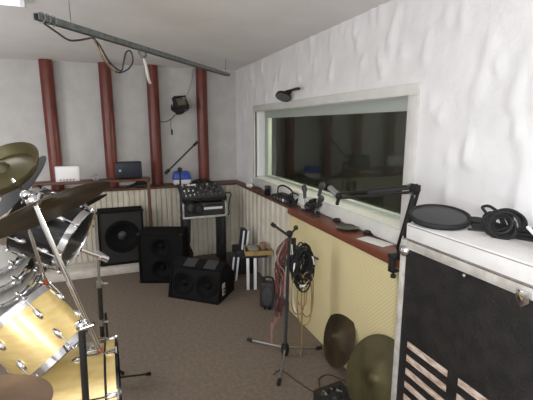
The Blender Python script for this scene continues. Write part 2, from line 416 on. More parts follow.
# clip lamp over the window
lp = thing('wall_lamp', 'small black slatted lamp fixed above the window', 'lamp', (1.54, 3.35, 1.94))
mb = MB(); mb.M = frame((1.475, 3.38, 1.92), (-.42, -.30, -.86), (.3, -.9, .1))
mb.lathe([(0, -.03), (.035, -.028), (.068, -.008), (.074, .016), (.068, .016), (.06, .0), (0, -.004)], 24); mb.build('shade', M['black'], lp)
for k in range(-2, 3):
    mb = MB(); mb.M = frame((1.475, 3.38, 1.92), (-.42, -.30, -.86), (.3, -.9, .1)); w = math.sqrt(.066 ** 2 - (.026 * k) ** 2)
    mb.box((.026 * k - .003, -w, .008), (.026 * k + .003, w, .02)); mb.build('slat', M['midgrey'], lp)
MB().tube(curve([(1.49, 3.37, 1.955), (1.52, 3.30, 1.965), (1.50, 3.18, 1.965), (1.49, 3.09, 1.96)]), .012).build('arm', M['black'], lp)
MB().rod((1.552, 3.38, 1.95), (1.49, 3.38, 1.95), .016).build('bracket', M['black'], lp)

# ------------------------------------------------------------------ wooden stand at the back wall and what stands on it
st = thing('wooden_stand', 'narrow brown wooden stand before the back wall', 'stand', (-.22, 4.72, 0))
MB().box((-.83, 4.62, 1.035), (.37, 4.82, 1.06), .003).build('top', M['tablewood'], st)
for x, zb in ((-.82, .085), (.33, .0)):
    MB().box((x, 4.64, zb), (x + .035, 4.80, 1.035) if zb else (x + .035, 4.68, 1.035), .003).build('leg', M['tablewood'], st)
MB().box((.33, 4.56, 0), (.365, 4.82, .03), .003).build('foot', M['tablewood'], st)
ZT = 1.06
sb = thing('silver_box', 'flat silver box standing upright on the wooden stand', 'box', (-.49, 4.72, ZT))
mb = MB(); mb.box((-.60, 4.69, ZT), (-.365, 4.76, ZT + .165), .008); mb.build('case', M['silver'], sb)
mb = MB(); mb.box((-.585, 4.686, ZT + .02), (-.38, 4.6905, ZT + .15), .001); mb.build('front_panel', M['white'], sb)
for k in range(5): MB().box((-.56 + k * .032, 4.681, ZT + .012), (-.545 + k * .032, 4.6865, ZT + .03), .002).build('button', M['card'], sb)
am = thing('amplifier', 'black amplifier box on right end of wooden stand', 'amplifier', (.14, 4.72, ZT))
MB().box((0, 4.66, ZT + .012), (.285, 4.81, ZT + .19), .008).build('case', M['black'], am)
MB().box((.012, 4.654, ZT + .025), (.273, 4.661, ZT + .18), .003).build('front_panel', M['navy'], am)
for x in (.05, .10): MB().rod((x, 4.654, ZT + .10), (x, 4.636, ZT + .10), .014).build('knob', M['nickel'] if x < .08 else M['black'], am)
mb = MB()
for x in (.02, .265):
    for y in (4.68, 4.79): mb.rod((x, y, ZT), (x, y, ZT + .013), .012)
mb.build('foot', M['blackrub'], am)
cp = thing('spring_clamp', 'small silver ring clamp on the wooden stand', 'clamp', (-.205, 4.65, ZT))
MB().torus(.032, .007, frame((-.205, 4.65, ZT + .038), (0.2, -1, 0)), 24).build('ring', M['nickel'], cp)
MB().tube(curve([(-.245, 4.64, ZT + .006), (-.255, 4.60, ZT + .0), (-.27, 4.585, ZT - .06), (-.28, 4.585, ZT - .12)]), .004).build('cord', M['grey'], cp)
ld = thing('bundled_lead', 'black bundled leads on back ledge beneath the amplifier', 'cable', (.24, 4.93, ZL))
mb = MB()
for k in range(6):
    mb.tube(curve([(.12 + .02 * k, 4.87 + .02 * (k % 3), ZL + .01), (.17 + .015 * k, 4.90, ZL + .03 + .006 * k), (.25, 4.89 + .02 * (k % 2), ZL + .045 + .008 * k), (.32 + .008 * k, 4.91, ZL + .04), (.36, 4.88 + .02 * (k % 3), ZL + .01)]), .008)
mb.build('coil', M['blackrub'], ld)
MB().box((.22, 4.88, ZL), (.33, 4.95, ZL + .035), .008).build('adaptor', M['black'], ld)

# blue pack on ledge
bp = thing('tissue_pack', 'blue and white wrapped pack on the back ledge', 'pack', (.78, 4.97, ZL))
MB().box((.665, 4.90, ZL), (.885, 5.04, ZL + .075), .02, 3).build('lower_wrap', M['white'], bp)
mb = MB(); mb.hull([(.66, 4.895, ZL + .06), (.89, 4.895, ZL + .06), (.66, 5.045, ZL + .06), (.89, 5.045, ZL + .06), (.68, 4.91, ZL + .17), (.87, 4.92, ZL + .155), (.69, 5.03, ZL + .165), (.86, 5.03, ZL + .16)], .012)
mb.build('blue_wrap', M['blue'], bp)

# ------------------------------------------------------------------ speakers
def driver(parent, fr, R, metal=False):
    mb = MB(); mb.M = fr
    mb.lathe([(R, -.002), (R, .008), (R * .93, .012), (R * .88, .008), (R * .86, 0.0), (R * .84, .004), (R * .78, .004), (R * .74, -.004), (R * .3, -.045), (R * .26, -.045)], 40)
    c = mb.build('speaker_cone', M['cone'], parent)
    mb = MB(); mb.M = fr; mb.lathe([(R * .28, -.045), (R * .2, -.026), (R * .1, -.018), (0, -.016)], 24)
    mb.build('dust_cap', M['grey'] if metal else M['spk'], c)
    return c
def basket(mb, fr, a, b, R, depth, t=.018, n=40):
    """rectangular front baffle a..b (local xy) with a round hole R at the origin and a well behind it"""
    vs = []; fs = []
    for k in range(n):
        th = 2 * PI * (k + .5) / n; c, s = math.cos(th), math.sin(th)
        sc = min((b[0] if c > 0 else -a[0]) / max(abs(c), 1e-6), (b[1] if s > 0 else -a[1]) / max(abs(s), 1e-6))
        vs += [fr @ V((R * c, R * s, 0)), fr @ V((sc * c, sc * s, 0)), fr @ V((R * c, R * s, -depth))]
    for k in range(n):
        j = (k + 1) % n
        fs += [(3 * k, 3 * k + 1, 3 * j + 1, 3 * j), (3 * k, 3 * j, 3 * j + 2, 3 * k + 2)]
    for cx, cy in ((a[0], a[1]), (b[0], a[1]), (b[0], b[1]), (a[0], b[1])):
        ang = math.atan2(cy, cx) % (2 * PI); k = int((ang / (2 * PI)) * n - .5) % n; j = (k + 1) % n
        vs.append(fr @ V((cx, cy, 0))); fs.append((3 * k + 1, len(vs) - 1, 3 * j + 1))
    mb.add(vs, fs)

# big square cab on the plinth
pa = thing('loudspeaker', 'large square black loudspeaker on the white plinth', 'loudspeaker', (.02, 4.72, .085))
mb = MB(); x0, x1, z0, z1 = -.225, .262, .0855, .715
yf = 4.60
mb.box((x0, yf, z0), (x0 + .02, 4.83, z1), .003); mb.box((x1 - .02, yf, z0), (x1, 4.83, z1), .003)
mb.box((x0 + .02, yf, z0), (x1 - .02, 4.83, z0 + .02)); mb.box((x0 + .02, yf, z1 - .02), (x1 - .02, 4.83, z1)); mb.box((x0, 4.82, z0), (x1, 4.83, z1))
mb.build('cabinet', M['blackcarpet'], pa)
mb = MB(); cx, cz = .03, .41
fr = frame((cx, yf + .02, cz), (0, -1, 0), (1, 0, 0))
basket(mb, fr, (x0 + .02 - cx, z0 + .02 - cz), (x1 - .02 - cx, z1 - .02 - cz), .185, .06)
mb.build('baffle', M['black'], pa); driver(pa, fr, .19, True)
for sx, sz in ((x0, z0), (x1, z0), (x0, z1), (x1, z1)):
    MB().ball((sx + (.01 if sx < 0 else -.01), yf + .012, sz + (.02 if sz < .3 else -.012)), .02, 8).build('corner_cap', M['blackrub'], pa)

# upright cab, turned
cr = frame((.16, 4.15, 0), (0, 0, 1), (.93, -.36, 0))
cbn = thing('speaker_cabinet', 'tall black speaker cabinet standing behind the floor monitor', 'loudspeaker', (.4, 4.25, 0))
W, D, Hh = .47, .31, .55
mb = MB(); mb.M = cr
mb.box((0, .02, .0), (.018, D, Hh), .003); mb.box((W - .018, .02, 0), (W, D, Hh), .003); mb.box((.018, .02, 0), (W - .018, D, .018)); mb.box((.018, .02, Hh - .018), (W - .018, D, Hh), .002); mb.box((0, D - .012, 0), (W, D, Hh))
mb.build('cabinet', M['blackcarpet'], cbn)
mb = MB()
for zc in (.155, .395):
    fr = cr @ frame((W / 2, .035, zc), (0, -1, 0), (1, 0, 0))
    basket(mb, fr, (-W / 2 + .018, -.137 if zc < .3 else -.12), (W / 2 - .018, .12 if zc < .3 else .137), .105, .06)
mb.build('baffle', M['spk'], cbn)
for zc in (.155, .395): driver(cbn, cr @ frame((W / 2, .035, zc), (0, -1, 0), (1, 0, 0)), .11)
for x in (0, W):
    for z in (.018, Hh - .012):
        mb = MB(); mb.M = cr; mb.ball((x + (.008 if x == 0 else -.008), .025, z), .018, 8); mb.build('corner_cap', M['blackrub'], cbn)

# floor monitor wedge
wr = frame((.40, 3.71, 0), (0, 0, 1), (.415, -.35, 0))
W, D = .545, .37
mon = thing('floor_monitor', 'black twin cone wedge monitor lying on the carpet', 'loudspeaker', (.72, 3.7, 0))
side = [(.0, .0), (D, 0), (D, .20), (.20, .36), (.075, .30)]
def prism_x(mb, pts, xa, xb):
    n = len(pts); vs = [(xa, y, z) for y, z in pts] + [(xb, y, z) for y, z in pts]
    mb.add(vs, [tuple(range(n)), tuple(range(n, 2 * n))] + [(i, (i + 1) % n, n + (i + 1) % n, n + i) for i in range(n)])
mb = MB(); mb.M = wr
prism_x(mb, side, 0, .02); prism_x(mb, side, W - .02, W)
mb.hull([(.02, .0, 0), (W - .02, .0, 0), (.02, D, 0), (W - .02, D, 0), (.02, .0, .012), (W - .02, .0, .012), (.02, D, .012), (W - .02, D, .012)])
mb.hull([(x, y, z) for x in (.02, W - .02) for y, z in ((D - .012, 0), (D, 0), (D - .012, .19), (D, .20))])
mb.hull([(x, y, z) for x in (.02, W - .02) for y, z in ((D, .188), (D, .20), (.20, .36), (.20, .346))])
mb.hull([(x, y, z) for x in (.02, W - .02) for y, z in ((.075, .30), (.2, .36), (.2, .346), (.085, .292))])
mb.build('cabinet', M['blackcarpet'], mon)
nrm = V((0, -.30, .075)).normalized(); up_ = V((0, .075, .30)).normalized()
mb = MB()
for k, xc in enumerate((.145, .40)):
    fr = wr @ frame(V((xc, .0375, .15)) - nrm * .012, nrm, (1, 0, 0))
    basket(mb, fr, (-.125 if k == 0 else -.1275, -.148), (.1275 if k == 0 else .125, .148), .112, .06)
mb.build('baffle', M['spk'], mon)
for xc in (.145, .40): driver(mon, wr @ frame(V((xc, .0375, .15)) - nrm * .012, nrm, (1, 0, 0)), .116)
mb = MB(); mb.M = wr; mb.box((W - .001, .09, .05), (W + .004, .15, .17), .002)
jp = mb.build('jack_plate', M['alu'], mon)
mb = MB(); mb.M = wr
for z in (.08, .115): mb.rod((W + .003, .12, z), (W + .010, .12, z), .012)
mb.build('socket', M['black'], jp)
for xa in (.13, .35):
    mb = MB(); mb.M = wr @ Matrix.Translation((xa, .0, 0)); mb.hull([(x, y, z) for x in (0, .12) for y, z in ((.09, .3075), (.19, .3555), (.09, .3125), (.19, .3605))]); mb.build('handle_plate', M['grey'], mon)

# ------------------------------------------------------------------ mixer rack
rk = thing('equipment_rack', 'black legged rack frame holding audio gear in far corner', 'rack', (.94, 4.55, 0))
for x in (.70, 1.14):
    mb = MB(); mb.box((x, 4.42, 0), (x + .05, 4.47, .60), .004); mb.box((x, 4.68, 0), (x + .05, 4.73, .60), .004); mb.box((x, 4.47, .03), (x + .05, 4.68, .08), .003)
    s = 1 if x < .9 else -1; xi = x + .05 if s > 0 else x
    mb.hull([(xi, 4.43, .60), (xi, 4.45, .60), (xi + s * .03, 4.43, .60), (xi + s * .03, 4.45, .60), (xi, 4.43, .25), (xi, 4.45, .25), (xi + s * .015, 4.43, .33), (xi + s * .015, 4.45, .33)])
    mb.hull([(xi, 4.43, .30), (xi, 4.45, .30), (xi + s * .045, 4.43, .18), (xi + s * .045, 4.45, .18), (xi, 4.43, .02), (xi, 4.45, .02), (xi + s * .02, 4.43, .02), (xi + s * .02, 4.45, .02)])
    mb.build('leg', M['black'], rk)
MB().box((.685, 4.40, .60), (1.205, 4.76, .622), .003).build('shelf', M['alu'], rk)
for x in (.685, 1.187):
    mb = MB(); mb.box((x, 4.40, .622), (x + .018, 4.425, .79), .003); mb.box((x, 4.735, .622), (x + .018, 4.76, .84), .003); mb.box((x, 4.40, .775), (x + .018, 4.76, .79), .003)
    mb.build('side_frame', M['alu'], rk)
pw = thing('rack_amplifier', 'black rack amplifier with white label strip under the mixer', 'amplifier', (.94, 4.55, .622))
MB().box((.71, 4.42, .6225), (1.18, 4.74, .775), .004).build('case', M['black'], pw)
MB().box((.715, 4.412, .63), (1.175, 4.421, .77), .002).build('front_panel', M['grey'], pw)
MB().box((.93, 4.408, .695), (1.15, 4.413, .722), .001).build('label_strip', M['white'], pw)
for k in range(6): MB().rod((.96 + k * .034, 4.413, .748), (.96 + k * .034, 4.398, .748), .010).build('knob', M['blackrub'], pw)
for k in range(4): MB().rod((.755 + k * .05, 4.413, .655), (.755 + k * .05, 4.400, .655), .011).build('knob', M['black'], pw)
mx = thing('mixing_desk', 'black mixing desk tilted on top of the corner rack', 'mixer', (.94, 4.56, .79))
mr = Matrix.Translation((.945, 4.41, .792)) @ Matrix.Rotation(math.radians(20), 4, 'X')
mb = MB(); mb.M = mr; mb.box((-.26, 0, 0), (.26, .36, .05), .006); mb.M = Matrix.Identity(4)
mb.hull([(.72, 4.45, .7905), (1.17, 4.45, .7905), (.72, 4.72, .7905), (1.17, 4.72, .7905), (.72, 4.72, .91), (1.17, 4.72, .91), (.72, 4.45, .80), (1.17, 4.45, .80)])
mb.build('case', M['black'], mx)
mb = MB(); mb.M = mr; mb.box((-.25, .01, .05), (.25, .35, .053), .001); mb.build('control_panel', M['grey'], mx)
for i in range(9):
    for j in range(5):
        mb = MB(); mb.M = mr @ Matrix.Translation((-.21 + i * .05, .12 + j * .048, .053)); mb.lathe([(.010, 0), (.008, .014), (0, .014)], 10)
        mb.build('knob', M['white'] if (j == 1 and i < 3) or (j == 4 and i % 3 == 0) else M['blackrub'] if (i + j) % 3 else M['nickel'], mx)
    mb = MB(); mb.M = mr; mb.box((-.216 + i * .05, .04 + .01 * (i % 3), .053), (-.204 + i * .05, .065 + .01 * (i % 3), .066), .002); mb.build('fader', M['white'] if i < 3 else M['midgrey'], mx)
mb = MB(); mb.M = mr; mb.box((-.17, .30, .052), (-.05, .335, .058), .001); mb.build('label_strip', M['white'], mx)
hp = thing('headphones', 'black headphones hooked on front of the corner rack', 'headphones', (.77, 4.38, .70))
MB().torus(.055, .011, frame((.775, 4.375, .735), (.1, -1, 0)), 28).build('ear_cushion', M['blackrub'], hp)
MB().torus(.05, .011, frame((.855, 4.377, .715), (-.15, -1, 0)), 28).build('ear_cushion', M['blackrub'], hp)
MB().tube(curve([(.73, 4.376, .75), (.735, 4.372, .80), (.80, 4.368, .832), (.87, 4.372, .80), (.90, 4.376, .735)]), .008).build('headband', M['black'], hp)
lm = thing('hose_lead', 'black lead looped at right side of the mixer', 'cable', (1.22, 4.5, .7))
MB().tube(curve([(1.19, 4.43, .87), (1.23, 4.41, .88), (1.255, 4.40, .86), (1.235, 4.39, .80), (1.22, 4.385, .70), (1.225, 4.385, .64), (1.21, 4.40, .615)]), .008).build('lead', M['grey'], lm)
# pile of leads behind mixer
ml = thing('lead_pile', 'heap of black leads on the back ledge behind mixer', 'cable', (1.0, 4.95, ZL))
mb = MB()
for k in range(9):
    a = k * .7
    mb.tube(curve([(.86 + .02 * k, 4.88, ZL + .008), (.93 + .02 * math.sin(a), 4.90 + .02 * math.cos(a), ZL + .04), (1.0, 4.91, ZL + .05 + .01 * math.sin(a * 2)), (1.08 + .02 * math.cos(a), 4.89, ZL + .04), (1.16 - .01 * k, 4.90, ZL + .01)]), .007)
mb.build('leads', M['blackrub'], ml)

# mic stand at back with boom
ms = thing('microphone_stand', 'black boom microphone stand beside the corner rack', 'microphone stand', (.655, 4.30, 0))
MB().lathe([(0, 0), (.066, 0), (.066, .03), (.03, .045), (.014, .05), (0, .05)], 32, Matrix.Translation((.655, 4.345, 0))).build('base', M['black'], ms)
MB().rod((.655, 4.345, .045), (.657, 4.31, 1.18), .011).build('pole', M['black'], ms)
MB().ball((.655, 4.295, 1.185), .026).build('clutch', M['blackrub'], ms)
MB().rod((.508, 4.3, 1.155), (.82, 4.3, 1.445), .009).build('boom', M['black'], ms)
MB().rod((.50, 4.3, 1.148), (.545, 4.3, 1.19), .018).build('counterweight', M['blackrub'], ms)
MB().rod((.815, 4.3, 1.44), (.86, 4.3, 1.482), .016).build('mic_clip', M['blackrub'], ms)

# ------------------------------------------------------------------ box table with folders and clutter
tb = thing('side_table', 'small black table with white edged legs by the ribbed cladding', 'table', (1.28, 3.75, 0))
fx = V((1.2, 3.55, 0)); ux = V((.97, -.24, 0)).normalized()
tr = frame((1.175, 3.60, 0), (0, 0, 1), tuple(ux))
mb = MB(); mb.M = tr; mb.box((0, 0, .335), (.225, .22, .36), .004); mb.build('top', M['navy'], tb)
for x, y in ((.0, 0), (.075, 0)):
    mb = MB(); mb.M = tr; mb.box((x + .015, y + .004, 0), (x + .03, .21, .335), .002); lg = mb.build('leg', M['navy'], tb)
    mb = MB(); mb.M = tr
    mb.box((x, -.012, 0), (x + .03, .003, .335), .002); mb.build('front_edge', M['white'], lg)
tray = thing('cardboard_tray', 'yellowish cardboard tray of papers on the small table', 'tray', (1.25, 3.72, .36))
mb = MB(); mb.M = tr @ Matrix.Translation((0, 0, .361))
a, b, h = .27, .23, .045
mb.box((-.01, 0, 0), (a, b, .005)); mb.box((-.01, 0, .005), (a, .006, h)); mb.box((-.01, b - .006, .005), (a, b, h)); mb.box((-.01, .006, .005), (-.004, b - .006, h)); mb.box((a - .006, .006, .005), (a, b - .006, h))
mb.build('tray', M['card'], tray)
def slab(name, label, cat, c, size, ang, tilt, m, group=None):
    mb = MB(); mb.M = tr @ Matrix.Translation(c) @ Matrix.Rotation(ang, 4, 'Z') @ Matrix.Rotation(tilt, 4, 'Y')
    mb.box((-size[0] / 2, -size[1] / 2, 0), (size[0] / 2, size[1] / 2, size[2]), .003)
    return tag(mb.build(name, m), label, cat, group)
slab('booklet', 'brown booklet lying lowest in the cardboard tray', 'book', (.075, .11, .367), (.13, .18, .03), .05, 0, M['wood_d'])
slab('booklet', 'pale grey booklet topping the pile in the cardboard tray', 'book', (.075, .12, .398), (.10, .15, .018), .12, 0, M['head'])
slab('booklet', 'dark green booklet beside the pile in the cardboard tray', 'book', (.185, .11, .367), (.075, .16, .035), -.08, 0, M['greencable'])
slab('small_carton', 'small tan carton at far end of the cardboard tray', 'box', (.19, .14, .403), (.06, .07, .05), .3, 0, M['card'])
cpb = thing('paper_cup', 'small pinkish cup standing among the tray papers', 'cup', tuple(tr @ V((.185, .075, .403))))
mb = MB(); mb.M = tr @ Matrix.Translation((.185, .075, .403)); mb.lathe([(0, 0), (.018, 0), (.024, .055), (.021, .055), (.016, .004), (0, .004)], 20); mb.build('cup', M['pinkcable'], cpb)
# ring binders standing to the left
def binder(c, ang, label, h=.30):
    r = thing('ring_binder', label, 'binder', c, 'white and navy binders by the small table')
    R = Matrix.Translation(V(c)) @ Matrix.Rotation(ang, 4, 'Z') @ Matrix.Rotation(.12, 4, 'Y')
    mb = MB(); mb.M = R; mb.box((-.026, .0, 0.004), (.026, .17, h), .003); mb.build('cover', M['navy'], r)
    for x in (-.032, .018):
        mb = MB(); mb.M = R; mb.box((x, -.006, 0.004), (x + .02, .002, h), .002); mb.build('spine_strip', M['white'], r)
    return r
binder((1.115, 3.87, .0), -.1, 'navy and white striped binder standing on carpet left of table', .27)
binder((1.285, 4.02, .285), -.1, 'navy and white striped binder standing on the crate behind tray', .22)
cr_ = thing('storage_crate', 'dark crate on the carpet behind the small table', 'crate', (1.31, 4.14, 0))
mb = MB(); mb.M = Matrix.Translation((1.31, 4.15, 0)) @ Matrix.Rotation(-.1, 4, 'Z'); mb.box((-.10, -.14, 0), (.10, .13, .28), .008); mb.build('body', M['black'], cr_)
mb = MB(); mb.M = Matrix.Translation((1.31, 4.15, 0)) @ Matrix.Rotation(-.1, 4, 'Z'); mb.box((-.06, -.147, .18), (.05, -.139, .22), .003); mb.build('handle', M['grey'], cr_)

# small black oval-faced practice amp on the carpet
oa = thing('practice_amplifier', 'small black rounded amplifier with oval grille on the carpet', 'amplifier', (1.22, 3.12, 0))
R = Matrix.Translation((1.23, 3.14, 0)) @ Matrix.Rotation(-.55, 4, 'Z') @ Matrix.Rotation(-.12, 4, 'X')
mb = MB(); mb.M = R; mb.box((-.075, -.05, .012), (.075, .06, .25), .03, 4); mb.build('case', M['black'], oa)
mb = MB(); mb.M = R @ frame((0, -.05, .12), (0, -1, 0)) @ Matrix.Diagonal((.085, .045, 1, 1)); mb.lathe([(1, -.002), (1, .004), (.8, .006), (0, .004)], 28); mb.build('grille', M['grey'], oa)
mb = MB(); mb.M = R; mb.tube(curve([(-.05, .0, .245), (-.03, 0, .285), (.03, 0, .285), (.05, 0, .245)]), .009); mb.build('handle', M['blackrub'], oa)
for x in (.07, .11):
    mb = MB(); mb.M = R; mb.rod((x - .09, -.04, 0.001), (x - .09, -.04, .02), .012); mb.build('foot', M['blackrub'], oa)

# ------------------------------------------------------------------ front microphone stand hung with cables
tc = V((1.06, 2.365, 0)); tp = V((1.075, 2.345, .93))
fs_ = thing('microphone_stand', 'tripod microphone stand hung with cables before the yellow board', 'microphone stand', (1.06, 2.365, 0))
MB().rod(tc + V((0, 0, .04)), tp, .0115).build('pole', M['grey'], fs_)
mb = MB(); mb.lathe([(0, .02), (.022, .02), (.03, .05), (.03, .085), (.018, .11), (0, .11)], 20, Matrix.Translation(tc)); mb.build('hub', M['blackrub'], fs_)
for e in ((.885, 2.66), (1.345, 2.36), (.895, 2.09)):
    q = V((e[0], e[1], .012)); lg = MB().rod(tc + V((0, 0, .075)), q, .008).build('leg', M['nickel'], fs_)
    dd = (q - tc).normalized(); MB().rod(q - dd * .035 + V((0, 0, .006)), q + dd * .012 + V((0, 0, .002)), .0135).build('rubber_foot', M['blackrub'], lg)
MB().ball(tuple(tp), .024).build('clutch', M['blackrub'], fs_)
MB().rod((.955, 2.36, 1.005), (1.085, 2.34, .905), .009).build('boom', M['black'], fs_)
MB().rod((.95, 2.36, 1.009), (.975, 2.357, .989), .014).build('boom_grip', M['blackrub'], fs_)
MB().rod((1.075, 2.34, .92), (1.115, 2.335, .965), .007).build('knob_shaft', M['black'], fs_)
MB().ball((1.118, 2.334, .972), .017).build('knob', M['black'], fs_)
MB().rod((1.10, 2.33, .90), (1.10, 2.33, .80), .017).build('clip', M['blackrub'], fs_)
MB().rod((1.2, 2.30, .78), (1.262, 2.27, .75), .008).build('side_rod', M['grey'], fs_)
MB().rod((1.09, 2.335, .86), (1.205, 2.30, .782), .008).build('side_rod', M['grey'], fs_)
# red and pink cable bunch
rc = thing('cable_bunch', 'red and pink cable bunch hanging left of the stand pole', 'cable', (1.0, 2.34, .9))
rnd = random.Random(3)
for m, nn in (('redcable', 13), ('pinkcable', 3), ('grey', 8)):
    mb = MB()
    for k in range(nn):
        pts = [(1.055 + rnd.uniform(-.01, .01), 2.335 + rnd.uniform(-.01, .01), .90)]
        for j in range(1, 7):
            t = j / 6
            pts.append((1.015 - .03 * t + rnd.uniform(-.032, .032), 2.325 + rnd.uniform(-.03, .03), .90 - .08 * 0 - t * (.46 + .12 * rnd.random())))
        mb.tube(curve(pts, 6), .0055, n=6)
    mb.build('cable', M[m], rc)
mb = MB()
for k in range(4):
    x = .985 + .012 * k
    mb.tube(curve([(x, 2.33, .45), (x - .01, 2.34, .36), (x - .02 - .01 * k, 2.35, .28), (x - .03 - .012 * k, 2.36, .2 + .03 * k)]), .004, n=6); mb.rod((x - .03 - .012 * k, 2.36, .2 + .03 * k), (x - .032 - .012 * k, 2.362, .14 + .03 * k), .008)
mb.build('plug_end', M['pinkcable'], rc)
# black cable coil
bc = thing('cable_coil', 'large black cable coil hanging right of the stand pole', 'cable', (1.15, 2.32, .9))
mb = MB(); c0_ = V((1.155, 2.31, .70))
for k in range(34):
    rx = .085 * rnd.uniform(.25, 1.05); rz = .155 * rnd.uniform(.35, 1.02); o = V((rnd.uniform(-.012, .012), rnd.uniform(-.03, .03), rnd.uniform(-.015, .02)))
    ph = rnd.uniform(-.15, .15)
    mb.tube([c0_ + o + V((rx * math.cos(t + ph) + .0, .02 * math.sin(2 * t + k), rz * math.sin(t))) for t in [2 * PI * i / 36 for i in range(36)]], .0055, n=6, closed=True)
mb.build('coil', M['blackrub'], bc)
for k in range(5):
    mb = MB(); a = rnd.uniform(0, 6); mb.tube([c0_ + V((.075 * math.cos(t), -.045 + .005 * k, .13 * math.sin(t))) for t in [a + .12 * i for i in range(5)]], .006, n=6)
    mb.build('binding_tape', M['white'], bc)
# tan loops below
tl = thing('cable_loop', 'thin tan cable hanging in loops below the black coil', 'cable', (1.15, 2.3, .58))
mb = MB()
for cx, w, zb, zt in ((1.12, .055, .36, .66), (1.17, .06, .27, .62), (1.15, .04, .42, .6), (1.19, .05, .33, .66)):
    mb.tube([V((cx + w * math.cos(t), 2.285 + .01 * math.cos(3 * t), (zb + zt) / 2 + (zt - zb) / 2 * math.sin(t))) for t in [2 * PI * i / 36 for i in range(36)]], .0045, n=6, closed=True)
mb.tube(curve([(1.16, 2.30, .40), (1.158, 2.30, .25), (1.162, 2.305, .12), (1.16, 2.31, .006)]), .0055, n=6)
mb.build('cable', M['tan'], tl)
wc = thing('white_cable', 'white cable hanging straight down beside the stand pole', 'cable', (1.09, 2.34, .8))
MB().tube(curve([(1.085, 2.325, .86), (1.098, 2.318, .70), (1.092, 2.32, .55), (1.1, 2.315, .42), (1.12, 2.30, .34)]), .006, n=6).build('cable', M['white'], wc)

# ------------------------------------------------------------------ cymbals
def cymbal_mesh(mb, fr, R, china=False, bell=.16, t=.0025):
    if china: prof = [(0, .055), (R * bell * .5, .053), (R * bell, .040), (R * (bell + .05), .022), (R * .5, .010), (R * .78, -.006), (R * .84, -.006), (R * .93, .012), (R, .034)]
    else: prof = [(0, .030), (R * bell * .5, .028), (R * bell * .85, .018), (R * (bell + .04), .006), (R * .6, -.008), (R, -.028)]
    prof2 = [(r, z - t) for r, z in reversed(prof)]
    prof2[-1] = (0, prof2[-1][1])
    mb.M = fr; mb.lathe(prof + prof2, 64); mb.M = Matrix.Identity(4)
def cymbal(label, c, n, R, m, group=None, china=False, name='cymbal', washer=True):
    fr = frame(c, n)
    mb = MB(); cymbal_mesh(mb, fr, R, china)
    o = mb.build(name, m, sharp=50); tag(o, label, 'cymbal', group)
    return o
cymbal('dull bronze cymbal leaning on yellow board, smaller and farther', (1.325, 2.13, .232), (-.92, .10, .32), .197, M['bronze_d'], 'cymbals leaning on the yellow board')
cymbal('larger olive bronze cymbal leaning on yellow board beside flight case', (1.266, 1.612, .272), (-.87, -.10, .40), .238, M['bronze'], 'cymbals leaning on the yellow board')

# black box of knobs near the floor
gd = thing('effects_unit', 'black effects unit with pale markings on carpet before the cymbals', 'effects unit', (1.15, 1.8, 0))
gr = frame((1.03, 1.80, .0), (0, 0, 1), (.93, .10, 0))
mb = MB(); mb.M = gr
prism_x(mb, [(-.28, 0), (.06, 0), (.06, .09), (-.28, .05)], .0, .20)
mb.build('case', M['black'], gd)
mr2 = gr @ Matrix.Translation((.02, -.28, .05)) @ Matrix.Rotation(math.atan2(.04, .34), 4, 'X')
for k in range(4):
    for j in range(5):
        mb = MB(); mb.M = mr2 @ Matrix.Translation((.01 + .042 * k, .05 + .06 * j, 0)); mb.lathe([(.012, 0), (.010, .016), (0, .016)], 12); mb.build('knob', M['blackrub'] if (k + j) % 4 else M['grey'], gd)
for k, (x, y) in enumerate(((.02, .30), (.085, .30), (.10, .29), (.115, .28))):
    mb = MB(); mb.M = mr2 @ Matrix.Translation((x, y, .001)) @ Matrix.Rotation(.5 if k else .1, 4, 'Z'); mb.box((0, -.025, 0), (.006 if k else .014, .012, .002)); mb.build('label_strip', M['head'], gd)
fc = thing('floor_cable', 'thin brown cable curling on the carpet by effects unit', 'cable', (1.1, 2.0, 0))
MB().tube(curve([(.90, 2.20, .005), (.97, 2.22, .005), (1.02, 2.08, .005), (1.07, 1.95, .006), (1.10, 1.91, .05)]), .004, n=6).build('cable', M['wood_d'], fc)
MB().tube(curve([(1.11, 1.905, .05), (1.13, 1.97, .006), (1.17, 2.05, .006), (1.25, 2.06, .006), (1.31, 1.97, .006), (1.30, 1.91, .03), (1.27, 1.89, .05)]), .004, n=6).build('cable', M['wood_d'], fc)
MB().tube(curve([(1.075, 1.88, .03), (1.03, 1.83, .006), (.99, 1.72, .005), (1.0, 1.6, .005)]), .005, n=6).build('cable', M['greencable'], fc)

# ------------------------------------------------------------------ things on the right ledge
Z5, Z4 = .9285, .9505
o = thing('crumpled_tissue', 'small crumpled white tissue at far end of window ledge', 'tissue', (1.50, 4.40, Z5))
bm = bmesh.new(); bmesh.ops.create_icosphere(bm, subdivisions=3, radius=1)
for v in bm.verts:
    k = 1 + .35 * noise.noise(v.co * 3.0); v.co = V((v.co.x * .035 * k, v.co.y * .085 * k, max(0, .02 + v.co.z * .03 * k)))
mb = MB(); mb.M = Matrix.Translation((1.495, 4.42, Z5)); mb.frombm(bm); mb.build('tissue', M['paper'], o)
o = thing('folded_cloth', 'brown folded cloth on window ledge beside white tissue', 'cloth', (1.5, 4.18, Z5))
mb = MB(); mb.box((1.462, 4.06, Z5), (1.53, 4.27, Z5 + .018), .006); mb.build('lower_fold', M['skin'], o)
mb = MB(); mb.box((1.47, 4.09, Z5 + .018), (1.525, 4.25, Z5 + .034), .006); mb.build('upper_fold', M['wood_d'], o)
o = thing('black_jar', 'small black jar with round lid on the window ledge', 'jar', (1.50, 3.83, Z5))
MB().lathe([(0, 0), (.03, 0), (.034, .01), (.034, .06), (.026, .07), (0, .07)], 24, Matrix.Translation((1.495, 3.83, Z5))).build('body', M['blackgloss'], o)
MB().lathe([(.029, .07), (.032, .072), (.032, .095), (.028, .1), (0, .1)], 24, Matrix.Translation((1.495, 3.83, Z5))).build('lid', M['grey'], o)
